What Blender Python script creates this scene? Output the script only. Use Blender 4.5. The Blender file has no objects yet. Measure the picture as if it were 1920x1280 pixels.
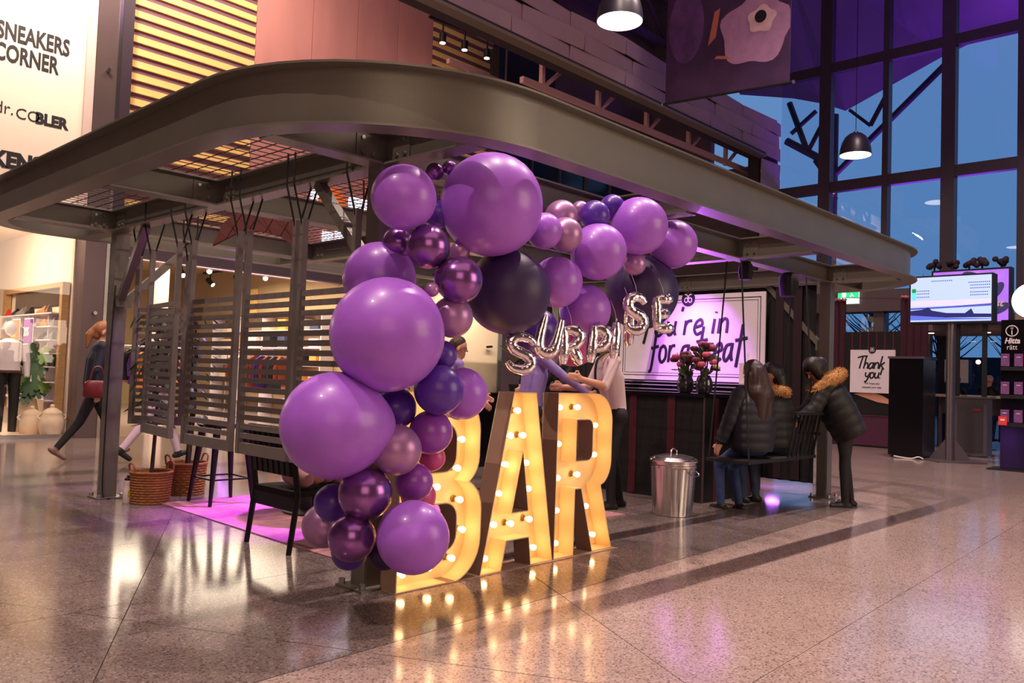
import bpy, math, random
from mathutils import Vector, Matrix
random.seed(7)
SC = bpy.context.scene
COL = SC.collection
PI = math.pi

# ---------------------------------------------------------------- camera
A, PT, RL = math.radians(43.5), math.radians(2.51), math.radians(2.03)
_fh = Vector((math.cos(A), math.sin(A), 0)); _rt = Vector((math.sin(A), -math.cos(A), 0)); _up = Vector((0, 0, 1))
_f = math.cos(PT)*_fh + math.sin(PT)*_up
_u = -math.sin(PT)*_fh + math.cos(PT)*_up
_r = math.cos(RL)*_rt + math.sin(RL)*_u
_u2 = -math.sin(RL)*_rt + math.cos(RL)*_u
cam_data = bpy.data.cameras.new('camera'); cam = bpy.data.objects.new('camera', cam_data); COL.objects.link(cam)
mx = Matrix((_r, _u2, -_f)).transposed().to_4x4(); mx.translation = (0, 0, 1.2)
cam.matrix_world = mx
cam_data.sensor_width = 36; cam_data.lens = 1550/1920*36; cam_data.clip_end = 300
SC.camera = cam

# ---------------------------------------------------------------- sky, lights, exposure
SC.view_settings.view_transform = 'Standard'; SC.view_settings.look = 'None'
SC.view_settings.exposure = 0.0; SC.view_settings.gamma = 1.0; SC.view_settings.use_curve_mapping = False
W = bpy.data.worlds.new('dusk_sky'); SC.world = W; W.use_nodes = True
nt = W.node_tree; nt.nodes.clear()
wo = nt.nodes.new('ShaderNodeOutputWorld'); wb = nt.nodes.new('ShaderNodeBackground')
tc = nt.nodes.new('ShaderNodeTexCoord'); sx = nt.nodes.new('ShaderNodeSeparateXYZ'); rp = nt.nodes.new('ShaderNodeValToRGB')
nt.links.new(tc.outputs['Generated'], sx.inputs[0]); nt.links.new(sx.outputs['Z'], rp.inputs[0])
rp.color_ramp.elements[0].position = 0.0; rp.color_ramp.elements[0].color = (0.105, 0.265, 0.52, 1)
rp.color_ramp.elements[1].position = 0.6; rp.color_ramp.elements[1].color = (0.13, 0.24, 0.52, 1)
nt.links.new(rp.outputs[0], wb.inputs[0]); wb.inputs[1].default_value = 1.0; nt.links.new(wb.outputs[0], wo.inputs[0])

def light(kind, name, loc, energy, color, target=None, size=0.2, angle=60, blend=0.5, sy=None):
    d = bpy.data.lights.new(name, kind); d.energy = energy; d.color = color
    if kind == 'AREA':
        d.size = size
        if sy: d.shape = 'RECTANGLE'; d.size_y = sy
    else:
        d.shadow_soft_size = size
    if kind == 'SPOT': d.spot_size = math.radians(angle); d.spot_blend = blend
    o = bpy.data.objects.new(name, d); COL.objects.link(o); o.location = loc
    if target is not None:
        o.rotation_euler = (Vector(target)-Vector(loc)).to_track_quat('-Z', 'Y').to_euler()
    return o
WARM = (1.0, 0.72, 0.52)
# the hall's ceiling lamps: one row of downlights over the aisle, plus an added overhead area light for soft ambient
for i, x in enumerate((-4.0, 0.4, 4.8, 9.3, 13.8)):
    light('SPOT', 'hall_downlight', (x, 3.65, 12.4), 2350, (1.0, 0.77, 0.68), (x, 3.65, 0), 0.07, 110, 0.5)
light('AREA', 'hall_ambient_fill', (2, 0, 11.5), 500, (1.0, 0.66, 0.60), (3, 2, 0), 12)
light('AREA', 'left_fill_light', (-3.5, -4.5, 4.5), 150, (1.0, 0.70, 0.52), (4, 5, 1.3), 5)  # added fill from behind left of the camera, no modelled source
light('AREA', 'front_right_fill_light', (8.5, -5.5, 3.6), 360, (1.0, 0.76, 0.58), (6, 3.5, 1.5), 5)  # added fill for warm light from the front right, no modelled source
light('SPOT', 'poster_wash', (8.25, 5.35, 2.3), 190, (0.60, 0.13, 1.0), (8.98, 5.35, 1.72), 0.04, 85, 1.0)
light('SPOT', 'rug_wash', (4.3, 6.3, 2.34), 800, (0.62, 0.10, 1.0), (4.0, 6.1, 0), 0.05, 62, 0.35)
light('SPOT', 'beam_wash', (7.9, 5.0, 1.5), 360, (0.55, 0.12, 1.0), (7.6, 4.6, 2.6), 0.05, 120, 0.6)
light('POINT', 'curtain_floor_wash', (9.5, 4.6, 0.25), 8, (0.5, 0.15, 1.0), None, 0.1)
light('SPOT', 'plant_wash', (4.5, 7.3, 2.3), 160, (0.45, 0.12, 1.0), (3.5, 7.3, 1.0), 0.05, 70, 0.6)
for x, y in ((10, 2), (15, 6), (17, 1)):
    light('AREA', 'ceiling_purple_uplight', (x, y, 11.0), 300, (0.38, 0.06, 1.0), (x, y, 12.6), 0.6)
light('AREA', 'porch_purple_wash', (25.5, 7.5, 5.0), 520, (0.34, 0.06, 1.0), (25.5, 7.5, 10.5), 4)
light('AREA', 'shoe_window_light', (3.0, 15.6, 3.3), 190, (1.0, 0.78, 0.55), (4.4, 15.4, 0.9), 1.4)
light('AREA', 'clothes_shop_light', (8.6, 18.5, 3.55), 700, (1.0, 0.84, 0.62), (8.6, 18.5, 0), 5)
light('AREA', 'banner_light', (3.6, 12.2, 8.2), 260, (1.0, 0.80, 0.62), (4.0, 14.1, 5.8), 0.8)
light('AREA', 'stripe_wall_light', (6.4, 12.0, 9.3), 250, (1.0, 0.78, 0.58), (6.6, 14.1, 5.8), 3.0, sy=0.8)

# ---------------------------------------------------------------- materials
def s(r, g, b):
    def c(v):
        v /= 255.0
        return v/12.92 if v <= 0.04045 else ((v+0.055)/1.055)**2.4
    return (c(r), c(g), c(b), 1)
MATS = {}
def M(name, col, rough=0.5, metal=0.0, var=0.0, vscale=18.0, bump=0.0, bscale=60.0, emit=None, estr=0.0, spec=0.5, coat=0.0, sss=0.0, stretch=None):
    if name in MATS: return MATS[name]
    m = bpy.data.materials.new(name); m.use_nodes = True; n = m.node_tree; b = n.nodes['Principled BSDF']
    b.inputs['Base Color'].default_value = col; b.inputs['Roughness'].default_value = rough; b.inputs['Metallic'].default_value = metal
    b.inputs['Specular IOR Level'].default_value = spec
    if coat: b.inputs['Coat Weight'].default_value = coat; b.inputs['Coat Roughness'].default_value = 0.1
    if sss: b.inputs['Subsurface Weight'].default_value = sss; b.inputs['Subsurface Radius'].default_value = (0.05, 0.02, 0.05)
    t = n.nodes.new('ShaderNodeTexCoord'); mp = n.nodes.new('ShaderNodeMapping'); n.links.new(t.outputs['Object'], mp.inputs[0])
    if stretch: mp.inputs['Scale'].default_value = stretch
    if var:
        no = n.nodes.new('ShaderNodeTexNoise'); no.inputs['Scale'].default_value = vscale; no.inputs['Detail'].default_value = 4
        n.links.new(mp.outputs[0], no.inputs['Vector'])
        r = n.nodes.new('ShaderNodeValToRGB')
        r.color_ramp.elements[0].position = 0.3; r.color_ramp.elements[1].position = 0.7
        r.color_ramp.elements[0].color = tuple(c*(1-var) for c in col[:3])+(1,); r.color_ramp.elements[1].color = tuple(min(1, c*(1+var)) for c in col[:3])+(1,)
        n.links.new(no.outputs[0], r.inputs[0]); n.links.new(r.outputs[0], b.inputs['Base Color'])
    if bump:
        n2 = n.nodes.new('ShaderNodeTexNoise'); n2.inputs['Scale'].default_value = bscale; n.links.new(mp.outputs[0], n2.inputs['Vector'])
        bp = n.nodes.new('ShaderNodeBump'); bp.inputs['Strength'].default_value = bump; bp.inputs['Distance'].default_value = 0.01
        n.links.new(n2.outputs[0], bp.inputs['Height']); n.links.new(bp.outputs[0], b.inputs['Normal'])
    if emit is not None:
        b.inputs['Emission Color'].default_value = emit; b.inputs['Emission Strength'].default_value = estr
    MATS[name] = m
    return m
def terrazzo(name, base, dark, lite, rough):
    m = M(name, base, rough); n = m.node_tree; b = n.nodes['Principled BSDF']
    g = n.nodes.new('ShaderNodeNewGeometry')
    v = n.nodes.new('ShaderNodeTexVoronoi'); v.inputs['Scale'].default_value = 120; n.links.new(g.outputs['Position'], v.inputs['Vector'])
    sp = n.nodes.new('ShaderNodeSeparateColor'); n.links.new(v.outputs['Color'], sp.inputs[0])
    r = n.nodes.new('ShaderNodeValToRGB'); r.color_ramp.interpolation = 'CONSTANT'
    e = r.color_ramp.elements; e[0].color = dark; e[0].position = 0; e[1].color = base; e[1].position = 0.16
    x = e.new(0.52); x.color = tuple(c*0.86 for c in base[:3])+(1,); x = e.new(0.74); x.color = tuple(c*1.08 for c in base[:3])+(1,); x = e.new(0.93); x.color = lite
    n.links.new(sp.outputs[0], r.inputs[0])
    n2 = n.nodes.new('ShaderNodeTexNoise'); n2.inputs['Scale'].default_value = 0.9; n2.inputs['Detail'].default_value = 5; n.links.new(g.outputs['Position'], n2.inputs['Vector'])
    mr = n.nodes.new('ShaderNodeMapRange'); mr.inputs[1].default_value = 0.3; mr.inputs[2].default_value = 0.7; mr.inputs[3].default_value = 0.88; mr.inputs[4].default_value = 1.08
    n.links.new(n2.outputs[0], mr.inputs[0])
    mm = n.nodes.new('ShaderNodeMix'); mm.data_type = 'RGBA'; mm.blend_type = 'MULTIPLY'; mm.inputs[0].default_value = 1
    n.links.new(r.outputs[0], mm.inputs[6]); n.links.new(mr.outputs[0], mm.inputs[7]); n.links.new(mm.outputs[2], b.inputs['Base Color'])
    return m
def glassmat(name, tint, refl=0.10, rough=0.0):
    m = bpy.data.materials.new(name); m.use_nodes = True; n = m.node_tree; n.nodes.clear()
    o = n.nodes.new('ShaderNodeOutputMaterial'); t = n.nodes.new('ShaderNodeBsdfTransparent'); g = n.nodes.new('ShaderNodeBsdfGlossy'); x = n.nodes.new('ShaderNodeMixShader')
    t.inputs[0].default_value = tint; g.inputs['Roughness'].default_value = rough; x.inputs[0].default_value = refl
    n.links.new(t.outputs[0], x.inputs[1]); n.links.new(g.outputs[0], x.inputs[2]); n.links.new(x.outputs[0], o.inputs[0])
    MATS[name] = m
    return m

steel = M('olive_grey_painted_steel', s(110, 105, 95), 0.36, 0.25, 0.06, 3, 0.05, 140)
steel_dk = M('dark_grey_painted_steel', s(84, 78, 76), 0.45, 0.2, 0.08, 5)
zinc = M('bolt_zinc', s(170, 168, 165), 0.3, 0.9)
black = M('black_matte', s(16, 15, 17), 0.55, 0, 0.2, 12)
blackg = M('black_gloss', s(14, 12, 16), 0.18, 0, 0.1, 8)
blackc = M('black_cloth', s(13, 11, 13), 0.85, 0, 0.25, 25, 0.2, 90)
rope_m = M('black_rope', s(14, 13, 14), 0.8, 0, 0.2, 80)
white = M('white_print', s(225, 215, 220), 0.6, 0, 0.03, 6)
ink = M('black_ink', s(20, 16, 30), 0.6, 0, 0.1, 20)
wood = M('oak_wood', s(176, 138, 92), 0.5, 0, 0.18, 6, 0.1, 40, stretch=(1, 1, 9))
skin = M('skin', s(205, 150, 122), 0.5, 0, 0.06, 12, sss=0.1)
skin2 = M('skin_tan', s(170, 112, 84), 0.5, 0, 0.06, 12)

# ---------------------------------------------------------------- mesh helpers
def basis(d):
    d = Vector(d).normalized(); a = Vector((0, 0, 1)) if abs(d.z) < 0.95 else Vector((1, 0, 0))
    x = a.cross(d).normalized(); return x, d.cross(x).normalized(), d
class MB:
    def __init__(self): self.v = []; self.f = []
    def add(self, vs, fs):
        o = len(self.v); self.v += [Vector(p) for p in vs]; self.f += [[i+o for i in q] for q in fs]; return self
    def box(self, c, d, rz=0.0, rot=None):
        x, y, z = d[0]/2, d[1]/2, d[2]/2
        R = rot if rot is not None else Matrix.Rotation(rz, 3, 'Z')
        vs = [R @ Vector(p) + Vector(c) for p in ((-x,-y,-z),(x,-y,-z),(x,y,-z),(-x,y,-z),(-x,-y,z),(x,-y,z),(x,y,z),(-x,y,z))]
        return self.add(vs, [(0,3,2,1),(4,5,6,7),(0,1,5,4),(1,2,6,5),(2,3,7,6),(3,0,4,7)])
    def bb(self, a, b):   # box from corner to corner
        return self.box([(a[i]+b[i])/2 for i in range(3)], [abs(b[i]-a[i]) for i in range(3)])
    def bar(self, p0, p1, w, h):
        p0, p1 = Vector(p0), Vector(p1); x, y, d = basis(p1-p0)
        vs = [p + x*sx*w/2 + y*sy*h/2 for p in (p0, p1) for sx, sy in ((-1,-1),(1,-1),(1,1),(-1,1))]
        return self.add(vs, [(0,3,2,1),(4,5,6,7),(0,1,5,4),(1,2,6,5),(2,3,7,6),(3,0,4,7)])
    def cyl(self, p0, p1, r0, r1=None, n=12):
        return self.tube([p0, p1], [r0, r0 if r1 is None else r1], n)
    def tube(self, pts, r, n=8, closed=False, flat=None, caps=True):
        pts = [Vector(p) for p in pts]; m = len(pts); rs = r if isinstance(r, (list, tuple)) else [r]*m
        vs = []; x = None
        for i, p in enumerate(pts):
            if closed: d = pts[(i+1) % m] - pts[i-1]
            else: d = pts[min(i+1, m-1)] - pts[max(i-1, 0)]
            d.normalize()
            if x is None: x, y, _ = basis(d)
            else:
                x = (x - d*x.dot(d))
                if x.length < 1e-6: x, y, _ = basis(d)
                x.normalize(); y = d.cross(x)
            for k in range(n):
                a = 2*PI*k/n; q = x*math.cos(a)*rs[i] + y*math.sin(a)*rs[i]
                if flat is not None:
                    fn, fk = flat; q = q - fn*q.dot(fn)*(1-fk)
                vs.append(p+q)
        fs = []
        for i in range(m if closed else m-1):
            j = (i+1) % m
            for k in range(n): fs.append((i*n+k, i*n+(k+1) % n, j*n+(k+1) % n, j*n+k))
        if not closed and caps: fs.append(tuple(reversed(range(n)))); fs.append(tuple(range((m-1)*n, m*n)))
        return self.add(vs, fs)
    def lathe(self, prof, c=(0,0,0), n=24, mod=None):
        vs = []; m = len(prof)
        for i, (r, z) in enumerate(prof):
            for k in range(n):
                a = 2*PI*k/n; rr = r*(mod(a, z) if mod else 1)
                vs.append((c[0]+rr*math.cos(a), c[1]+rr*math.sin(a), c[2]+z))
        fs = [(i*n+k, i*n+(k+1) % n, (i+1)*n+(k+1) % n, (i+1)*n+k) for i in range(m-1) for k in range(n)]
        fs.append(tuple(reversed(range(n)))); fs.append(tuple(range((m-1)*n, m*n)))
        return self.add(vs, fs)
    def ball(self, c, r, n=12, m=8, sc=(1,1,1), rot=None):
        R = rot if rot is not None else Matrix.Identity(3)
        vs = [Vector(c)+R @ Vector((0,0,-r*sc[2]))]
        for i in range(1, m):
            t = PI*i/m
            for k in range(n):
                a = 2*PI*k/n; vs.append(Vector(c)+R @ Vector((r*sc[0]*math.sin(t)*math.cos(a), r*sc[1]*math.sin(t)*math.sin(a), -r*sc[2]*math.cos(t))))
        vs.append(Vector(c)+R @ Vector((0,0,r*sc[2])))
        fs = [(0, 1+(k+1) % n, 1+k) for k in range(n)]
        for i in range(m-2):
            for k in range(n): fs.append((1+i*n+k, 1+i*n+(k+1) % n, 1+(i+1)*n+(k+1) % n, 1+(i+1)*n+k))
        l = len(vs)-1; b = 1+(m-2)*n
        fs += [(b+k, b+(k+1) % n, l) for k in range(n)]
        return self.add(vs, fs)
    def prism(self, poly, z0, z1):   # polygon in xy
        n = len(poly); vs = [(p[0], p[1], z0) for p in poly]+[(p[0], p[1], z1) for p in poly]
        return self.add(vs, [tuple(reversed(range(n))), tuple(range(n, 2*n))]+[(i, (i+1) % n, n+(i+1) % n, n+i) for i in range(n)])
    def sweep(self, path, sec, closed=True):  # path: list of (x,y,nx,ny); sec: list of (offset along normal, z)
        m = len(path); n = len(sec); vs = [(x+nx*o, y+ny*o, z) for (x, y, nx, ny) in path for (o, z) in sec]; fs = []
        for i in range(m if closed else m-1):
            j = (i+1) % m
            for k in range(n): fs.append((i*n+k, i*n+(k+1) % n, j*n+(k+1) % n, j*n+k))
        return self.add(vs, fs)
    def xf(self, mat):
        self.v = [mat @ p for p in self.v]; return self
    def mesh(self, name, mat, smooth=False, off=(0,0,0)):
        me = bpy.data.meshes.new(name); o = Vector(off)
        me.from_pydata([tuple(p-o) for p in self.v], [], self.f); me.update()
        if mat: me.materials.append(mat)
        if smooth:
            try: me.set_sharp_from_angle(angle=math.radians(40))
            except Exception: pass
            me.polygons.foreach_set('use_smooth', [True]*len(me.polygons))
            try: me.set_sharp_from_angle(angle=math.radians(40))
            except Exception: pass
        return me
def link(name, me, parent=None):
    o = bpy.data.objects.new(name, me); COL.objects.link(o)
    if parent: o.parent = parent
    return o
def tag(o, label, cat, group=None):
    o['label'] = label; o['category'] = cat
    if group: o['group'] = group
    return o
class Thing:
    """an Empty at the thing's base that parents its parts; world=True: shapes are given in world coordinates"""
    def __init__(self, name, label, cat, loc=(0,0,0), rz=0.0, group=None, world=False, kind=None):
        self.o = bpy.data.objects.new(name, None); COL.objects.link(self.o); self.o.location = loc; self.o.rotation_euler = (0, 0, rz)
        self.o.empty_display_size = 0.1; self.off = Vector(loc) if world else Vector((0,0,0))
        if kind: self.o['kind'] = kind
        if label and not kind: tag(self.o, label, cat, group)
        elif label: self.o['label'] = label
    def part(self, name, mb, mat, smooth=False, parent=None, label=None):
        me = mb if isinstance(mb, bpy.types.Mesh) else mb.mesh(name, mat, smooth, self.off)
        o = link(name, me, parent or self.o)
        if label: o['label'] = label
        return o
    def share(self, name, me, loc, parent=None, rot=None):
        o = link(name, me, parent or self.o); o.location = Vector(loc)-self.off
        if rot: o.rotation_euler = rot
        return o
def single(name, mb, mat, label, cat, base=(0,0,0), smooth=False, group=None, rz=0):
    o = link(name, mb.mesh(name, mat, smooth, base)); o.location = base; o.rotation_euler = (0, 0, rz)
    return tag(o, label, cat, group)
def struct(name, mb, mat, parent=None, smooth=False):
    o = link(name, mb.mesh(name, mat, smooth), parent); 
    if not parent: o['kind'] = 'structure'
    return o
def frame(o, u, v):
    u, v = Vector(u).normalized(), Vector(v).normalized(); w = u.cross(v)
    m = Matrix((u, v, w)).transposed().to_4x4(); m.translation = Vector(o); return m
def text_mesh(body, size, mat, fr, xs=1.0, bold=0.0, shear=0.0, align='LEFT', ext=0.002, off=(0,0,0), spacing=1.0):
    c = bpy.data.curves.new('txt', 'FONT'); c.body = body; c.size = size; c.offset = bold; c.shear = shear; c.align_x = align; c.extrude = ext
    c.space_character = spacing; c.resolution_u = 3
    o = bpy.data.objects.new('txt', c); COL.objects.link(o); bpy.context.view_layer.update()
    me = bpy.data.meshes.new_from_object(o.evaluated_get(bpy.context.evaluated_depsgraph_get()))
    bpy.data.objects.remove(o); bpy.data.curves.remove(c)
    mat4 = Matrix.Translation(-Vector(off)) @ fr @ Matrix.Diagonal((xs, 1, 1, 1)); me.transform(mat4)
    me.materials.clear(); me.materials.append(mat); return me
def fill_mesh(loops, ext, fr, mat, name='fill', off=(0,0,0)):
    """2D outline with holes, filled and given thickness"""
    c = bpy.data.curves.new('fill', 'CURVE'); c.dimensions = '2D'; c.fill_mode = 'BOTH'; c.extrude = ext
    for lp in loops:
        sp = c.splines.new('POLY'); sp.points.add(len(lp)-1); sp.use_cyclic_u = True
        for i, p in enumerate(lp): sp.points[i].co = (p[0], p[1], 0, 1)
    o = bpy.data.objects.new('fill', c); COL.objects.link(o); bpy.context.view_layer.update()
    me = bpy.data.meshes.new_from_object(o.evaluated_get(bpy.context.evaluated_depsgraph_get()))
    bpy.data.objects.remove(o); bpy.data.curves.remove(c)
    me.transform(Matrix.Translation(-Vector(off)) @ fr); me.materials.clear(); me.materials.append(mat); me.name = name
    return me
def smooth_path(pts, k=6, closed=False):
    pts = [Vector(p) for p in pts]; out = []; n = len(pts)
    for i in range(n if closed else n-1):
        g = lambda j: pts[j % n] if closed else pts[max(0, min(n-1, j))]
        p0, p1, p2, p3 = g(i-1), g(i), g(i+1), g(i+2)
        for t in range(k):
            t /= k
            out.append(0.5*((2*p1)+(p2-p0)*t+(2*p0-5*p1+4*p2-p3)*t*t+(3*p1-p0-3*p2+p3)*t**3))
    if not closed: out.append(pts[-1])
    return out
def arc(cx, cy, r, a0, a1, n=8, ry=None):
    ry = r if ry is None else ry
    return [(cx+r*math.cos(math.radians(a0+(a1-a0)*i/n)), cy+ry*math.sin(math.radians(a0+(a1-a0)*i/n))) for i in range(n+1)]
# ================================================================ THE SETTING
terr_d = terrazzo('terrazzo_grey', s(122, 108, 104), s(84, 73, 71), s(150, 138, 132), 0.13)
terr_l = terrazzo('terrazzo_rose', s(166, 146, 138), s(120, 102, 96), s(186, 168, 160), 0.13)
mortar = M('joint_mortar', s(58, 50, 48), 0.8, 0, 0.2, 8)
floor = struct('floor', MB().bb((-10, -10, -0.3), (21, 32, -0.005)), mortar)
def cut(poly, p, d):
    """split a convex polygon by the line through p along d"""
    n = (-d[1], d[0]); sd = [(q[0]-p[0])*n[0]+(q[1]-p[1])*n[1] for q in poly]
    if all(x >= -1e-6 for x in sd) or all(x <= 1e-6 for x in sd): return [poly]
    a, b = [], []
    for i, q in enumerate(poly):
        j = (i+1) % len(poly); w = poly[j]
        if sd[i] >= 0: a.append(q)
        if sd[i] <= 0: b.append(q)
        if sd[i]*sd[j] < 0:
            t = sd[i]/(sd[i]-sd[j]); m = (q[0]+(w[0]-q[0])*t, q[1]+(w[1]-q[1])*t); a.append(m); b.append(m)
    return [a, b]
cells = [[(0.2, 0.2), (12, 0.2), (12, 8.6), (0.2, 8.6)]]
lines = [((2.1, 2.92+1.37*k), (1, 0.05)) for k in range(-3, 6)]
lines += [((1.24+2.53*k, 3.28), (1, 1.85)) for k in range(-4, 7)] + [((1.49+2.53*k, 4.29), (1, -1.9)) for k in range(-3, 7)]
for p, d in lines:
    nx = []
    for c in cells: nx += cut(c, p, d)
    cells = nx
def slab(poly, mat):
    cx = sum(p[0] for p in poly)/len(poly); cy = sum(p[1] for p in poly)/len(poly); q = []
    for p in poly:
        l = math.hypot(p[0]-cx, p[1]-cy); k = max(0.0, 1-0.004/l) if l > 0 else 1; q.append((cx+(p[0]-cx)*k, cy+(p[1]-cy)*k))
    link('slab', MB().prism(q, -0.005, 0.0).mesh('slab', mat), floor)
def area(p): return 0.5*abs(sum(p[i][0]*p[(i+1) % len(p)][1]-p[(i+1) % len(p)][0]*p[i][1] for i in range(len(p))))
cells = [c for c in cells if area(c) > 0.0004]
for c in cells:
    cx = sum(p[0] for p in c)/len(c); cy = sum(p[1] for p in c)/len(c)
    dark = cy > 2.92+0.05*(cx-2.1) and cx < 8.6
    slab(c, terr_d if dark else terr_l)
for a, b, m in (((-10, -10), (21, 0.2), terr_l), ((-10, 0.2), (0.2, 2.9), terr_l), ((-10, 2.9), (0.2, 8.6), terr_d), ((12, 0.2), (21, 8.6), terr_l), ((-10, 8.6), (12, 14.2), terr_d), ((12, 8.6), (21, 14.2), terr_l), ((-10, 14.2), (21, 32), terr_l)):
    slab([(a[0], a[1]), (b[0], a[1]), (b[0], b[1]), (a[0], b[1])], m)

hallwall = M('hall_wall_plaster', s(120, 100, 98), 0.8, 0, 0.06, 2)
struct('wall_left', MB().bb((-10.2, -10, 0), (-10, 14, 12.8)), hallwall)
struct('wall_front', MB().bb((-10, -10.2, 0), (21, -10, 12.8)), hallwall)
ceilm = M('ceiling_board', s(96, 82, 104), 0.8, 0, 0.1, 1.5)
ceil = struct('ceiling', MB().bb((-10, -10, 12.6), (21, 32, 12.8)), ceilm)
trussm = M('roof_truss_paint', s(70, 58, 80), 0.6, 0, 0.1, 5)
for i, y in enumerate((1.5, 8.0, 13.5)):   # roof trusses under the hall ceiling
    t = Thing('roof_truss', ('roof truss nearest the camera under the hall ceiling', 'middle roof truss under the hall ceiling', 'roof truss behind the panelled fascia near the ceiling')[i], 'truss', (5.5, y, 11.2), group='hall roof trusses')
    t.part('bottom_chord', MB().bar((-15, 0, 0), (15, 0, 0), 0.16, 0.16), trussm); t.part('top_chord', MB().bar((-15, 0, 1.3), (15, 0, 1.3), 0.16, 0.16), trussm)
    for k in range(10):
        x = -15+3*k; t.part('web_bar', MB().bar((x, 0, 0), (x+1.5, 0, 1.3), 0.1, 0.1), trussm); t.part('web_bar', MB().bar((x+1.5, 0, 1.3), (x+3, 0, 0), 0.1, 0.1), trussm)

# ---- shop facade at the back of the hall
facade = M('facade_plaster', s(92, 76, 80), 0.8, 0, 0.06, 2)
wb_ = struct('wall_back', MB().bb((5.36, 14.25, 3.35), (11.95, 14.5, 12.6)).bb((-10, 14.3, 3.5), (4.8, 14.5, 12.6)).bb((-10, 14.2, 0), (1.6, 14.5, 3.5)).bb((11.95, 14.25, 0), (21, 14.5, 12.6)), facade)
slatm = M('lit_pine_slat', s(236, 190, 120), 0.55, 0, 0.08, 3, stretch=(0.3, 1, 6))
mauve = M('mauve_backing_board', s(112, 74, 92), 0.7, 0, 0.06, 3)
wb2 = struct('wall_striped', MB().bb((5.36, 14.16, 3.35), (7.62, 14.25, 9.2)).bb((11.95, 14.16, 6.2), (13.9, 14.25, 9.6)), mauve)
sl = MB().box((0, 0, 0), (2.24, 0.04, 0.112)).mesh('slat', slatm); sl2 = MB().box((0, 0, 0), (1.93, 0.04, 0.112)).mesh('slat', slatm)
for k in range(27):
    o = link('slat', sl, wb2); o.location = (6.49, 14.14, 3.46+0.214*k)
for k in range(15):
    o = link('slat', sl2, wb2); o.location = (12.92, 14.14, 6.35+0.214*k)
pinkm = M('rose_plywood', s(186, 126, 124), 0.6, 0, 0.07, 3, stretch=(1, 1, 0.2))
wb3 = struct('wall_rose', MB().bb((7.62, 14.18, 3.35), (11.95, 14.25, 9.6)), M('rose_joint', s(70, 40, 40), 0.8))
xs = [7.62, 8.83, 9.9, 10.95, 11.95]
for a, b in zip(xs, xs[1:]): link('panel', MB().bb((a+0.006, 14.13, 3.35), (b-0.006, 14.18, 9.6)).mesh('panel', pinkm), wb3)
stone = M('pillar_metal_panel', s(104, 88, 90), 0.3, 0.5, 0.06, 2); chrome = M('brushed_chrome', s(200, 195, 195), 0.2, 1.0, 0.05, 4)
pil = struct('wall_pillar', MB().bb((4.8, 14.0, 0), (5.12, 14.4, 12.6)), stone)
link('edge_trim', MB().bb((5.12, 13.98, 0), (5.17, 14.02, 12.6)).mesh('edge_trim', chrome), pil)
link('dark_panel', MB().bb((5.17, 14.0, 0), (5.36, 14.4, 12.6)).mesh('dark_panel', M('dark_aubergine_panel', s(52, 38, 52), 0.4)), pil)
for z in (5.95, 2.0):
    link('fixing_stud', MB().cyl((4.98, 14.0, z), (4.98, 13.93, z), 0.03, n=10).mesh('fixing_stud', chrome, True), pil)
# lit white banner over the shoe shop
ban = Thing('shop_banner', 'tall white lit banner reading SNEAKERS CORNER above the shoe window', 'banner', (3.2, 14.1, 3.4), world=True)
banm = M('banner_vinyl', s(238, 222, 208), 0.6, 0, 0.03, 1.5)
ban.part('sheet', MB().bb((1.6, 14.08, 3.4), (4.66, 14.12, 9.5)), banm)
ban.part('edge_return', MB().bb((4.66, 14.02, 3.4), (4.795, 14.2, 9.5)), M('banner_edge', s(205, 180, 178), 0.6, 0, 0.03, 2))
def facetext(t, body, x1, z, size, bold=0.0, xs=1.0, right=True, y=14.075, name='lettering'):
    me = text_mesh(body, size, ink, frame((x1, y, z), (1, 0, 0), (0, 0, 1)), xs, bold, align='RIGHT' if right else 'LEFT', off=t.off); return t.part(name, me, ink)
facetext(ban, 'SNEAKERS', 4.42, 6.03, 0.365, 0.011, 0.60); facetext(ban, 'CORNER', 4.27, 5.70, 0.365, 0.011, 0.60)
facetext(ban, 'CO', 4.06, 4.87, 0.235, -0.001, 0.95); facetext(ban, 'BLER', 4.45, 4.865, 0.235, 0.012, 0.9); facetext(ban, 'dr.', 3.7, 4.9, 0.26, -0.001, 0.9)
facetext(ban, 'KENS', 4.12, 4.1, 0.33, 0.018, 0.85)

# shoe-shop display: glass front, side wall with shelf unit
whitew = M('white_display_wall', s(232, 212, 190), 0.7, 0, 0.02, 2)
struct('wall_display', MB().bb((4.78, 14.41, 0), (4.86, 19.5, 3.5)).bb((1.4, 19.5, 0), (4.86, 19.6, 3.5)).bb((1.4, 14.5, 3.5), (4.86, 19.6, 3.6)), whitew)
struct('trim_1', MB().bb((1.6, 14.12, 0), (4.8, 14.22, 0.06)), chrome)
clear = glassmat('shop_glass', (0.95, 0.95, 0.95, 1), 0.05)
struct('window_2', MB().bb((1.6, 14.16, 0.06), (4.78, 14.17, 3.4)), clear)
struct('wall_platform', MB().bb((1.6, 14.3, 0), (4.77, 19.5, 0.04)), whitew)

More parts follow.
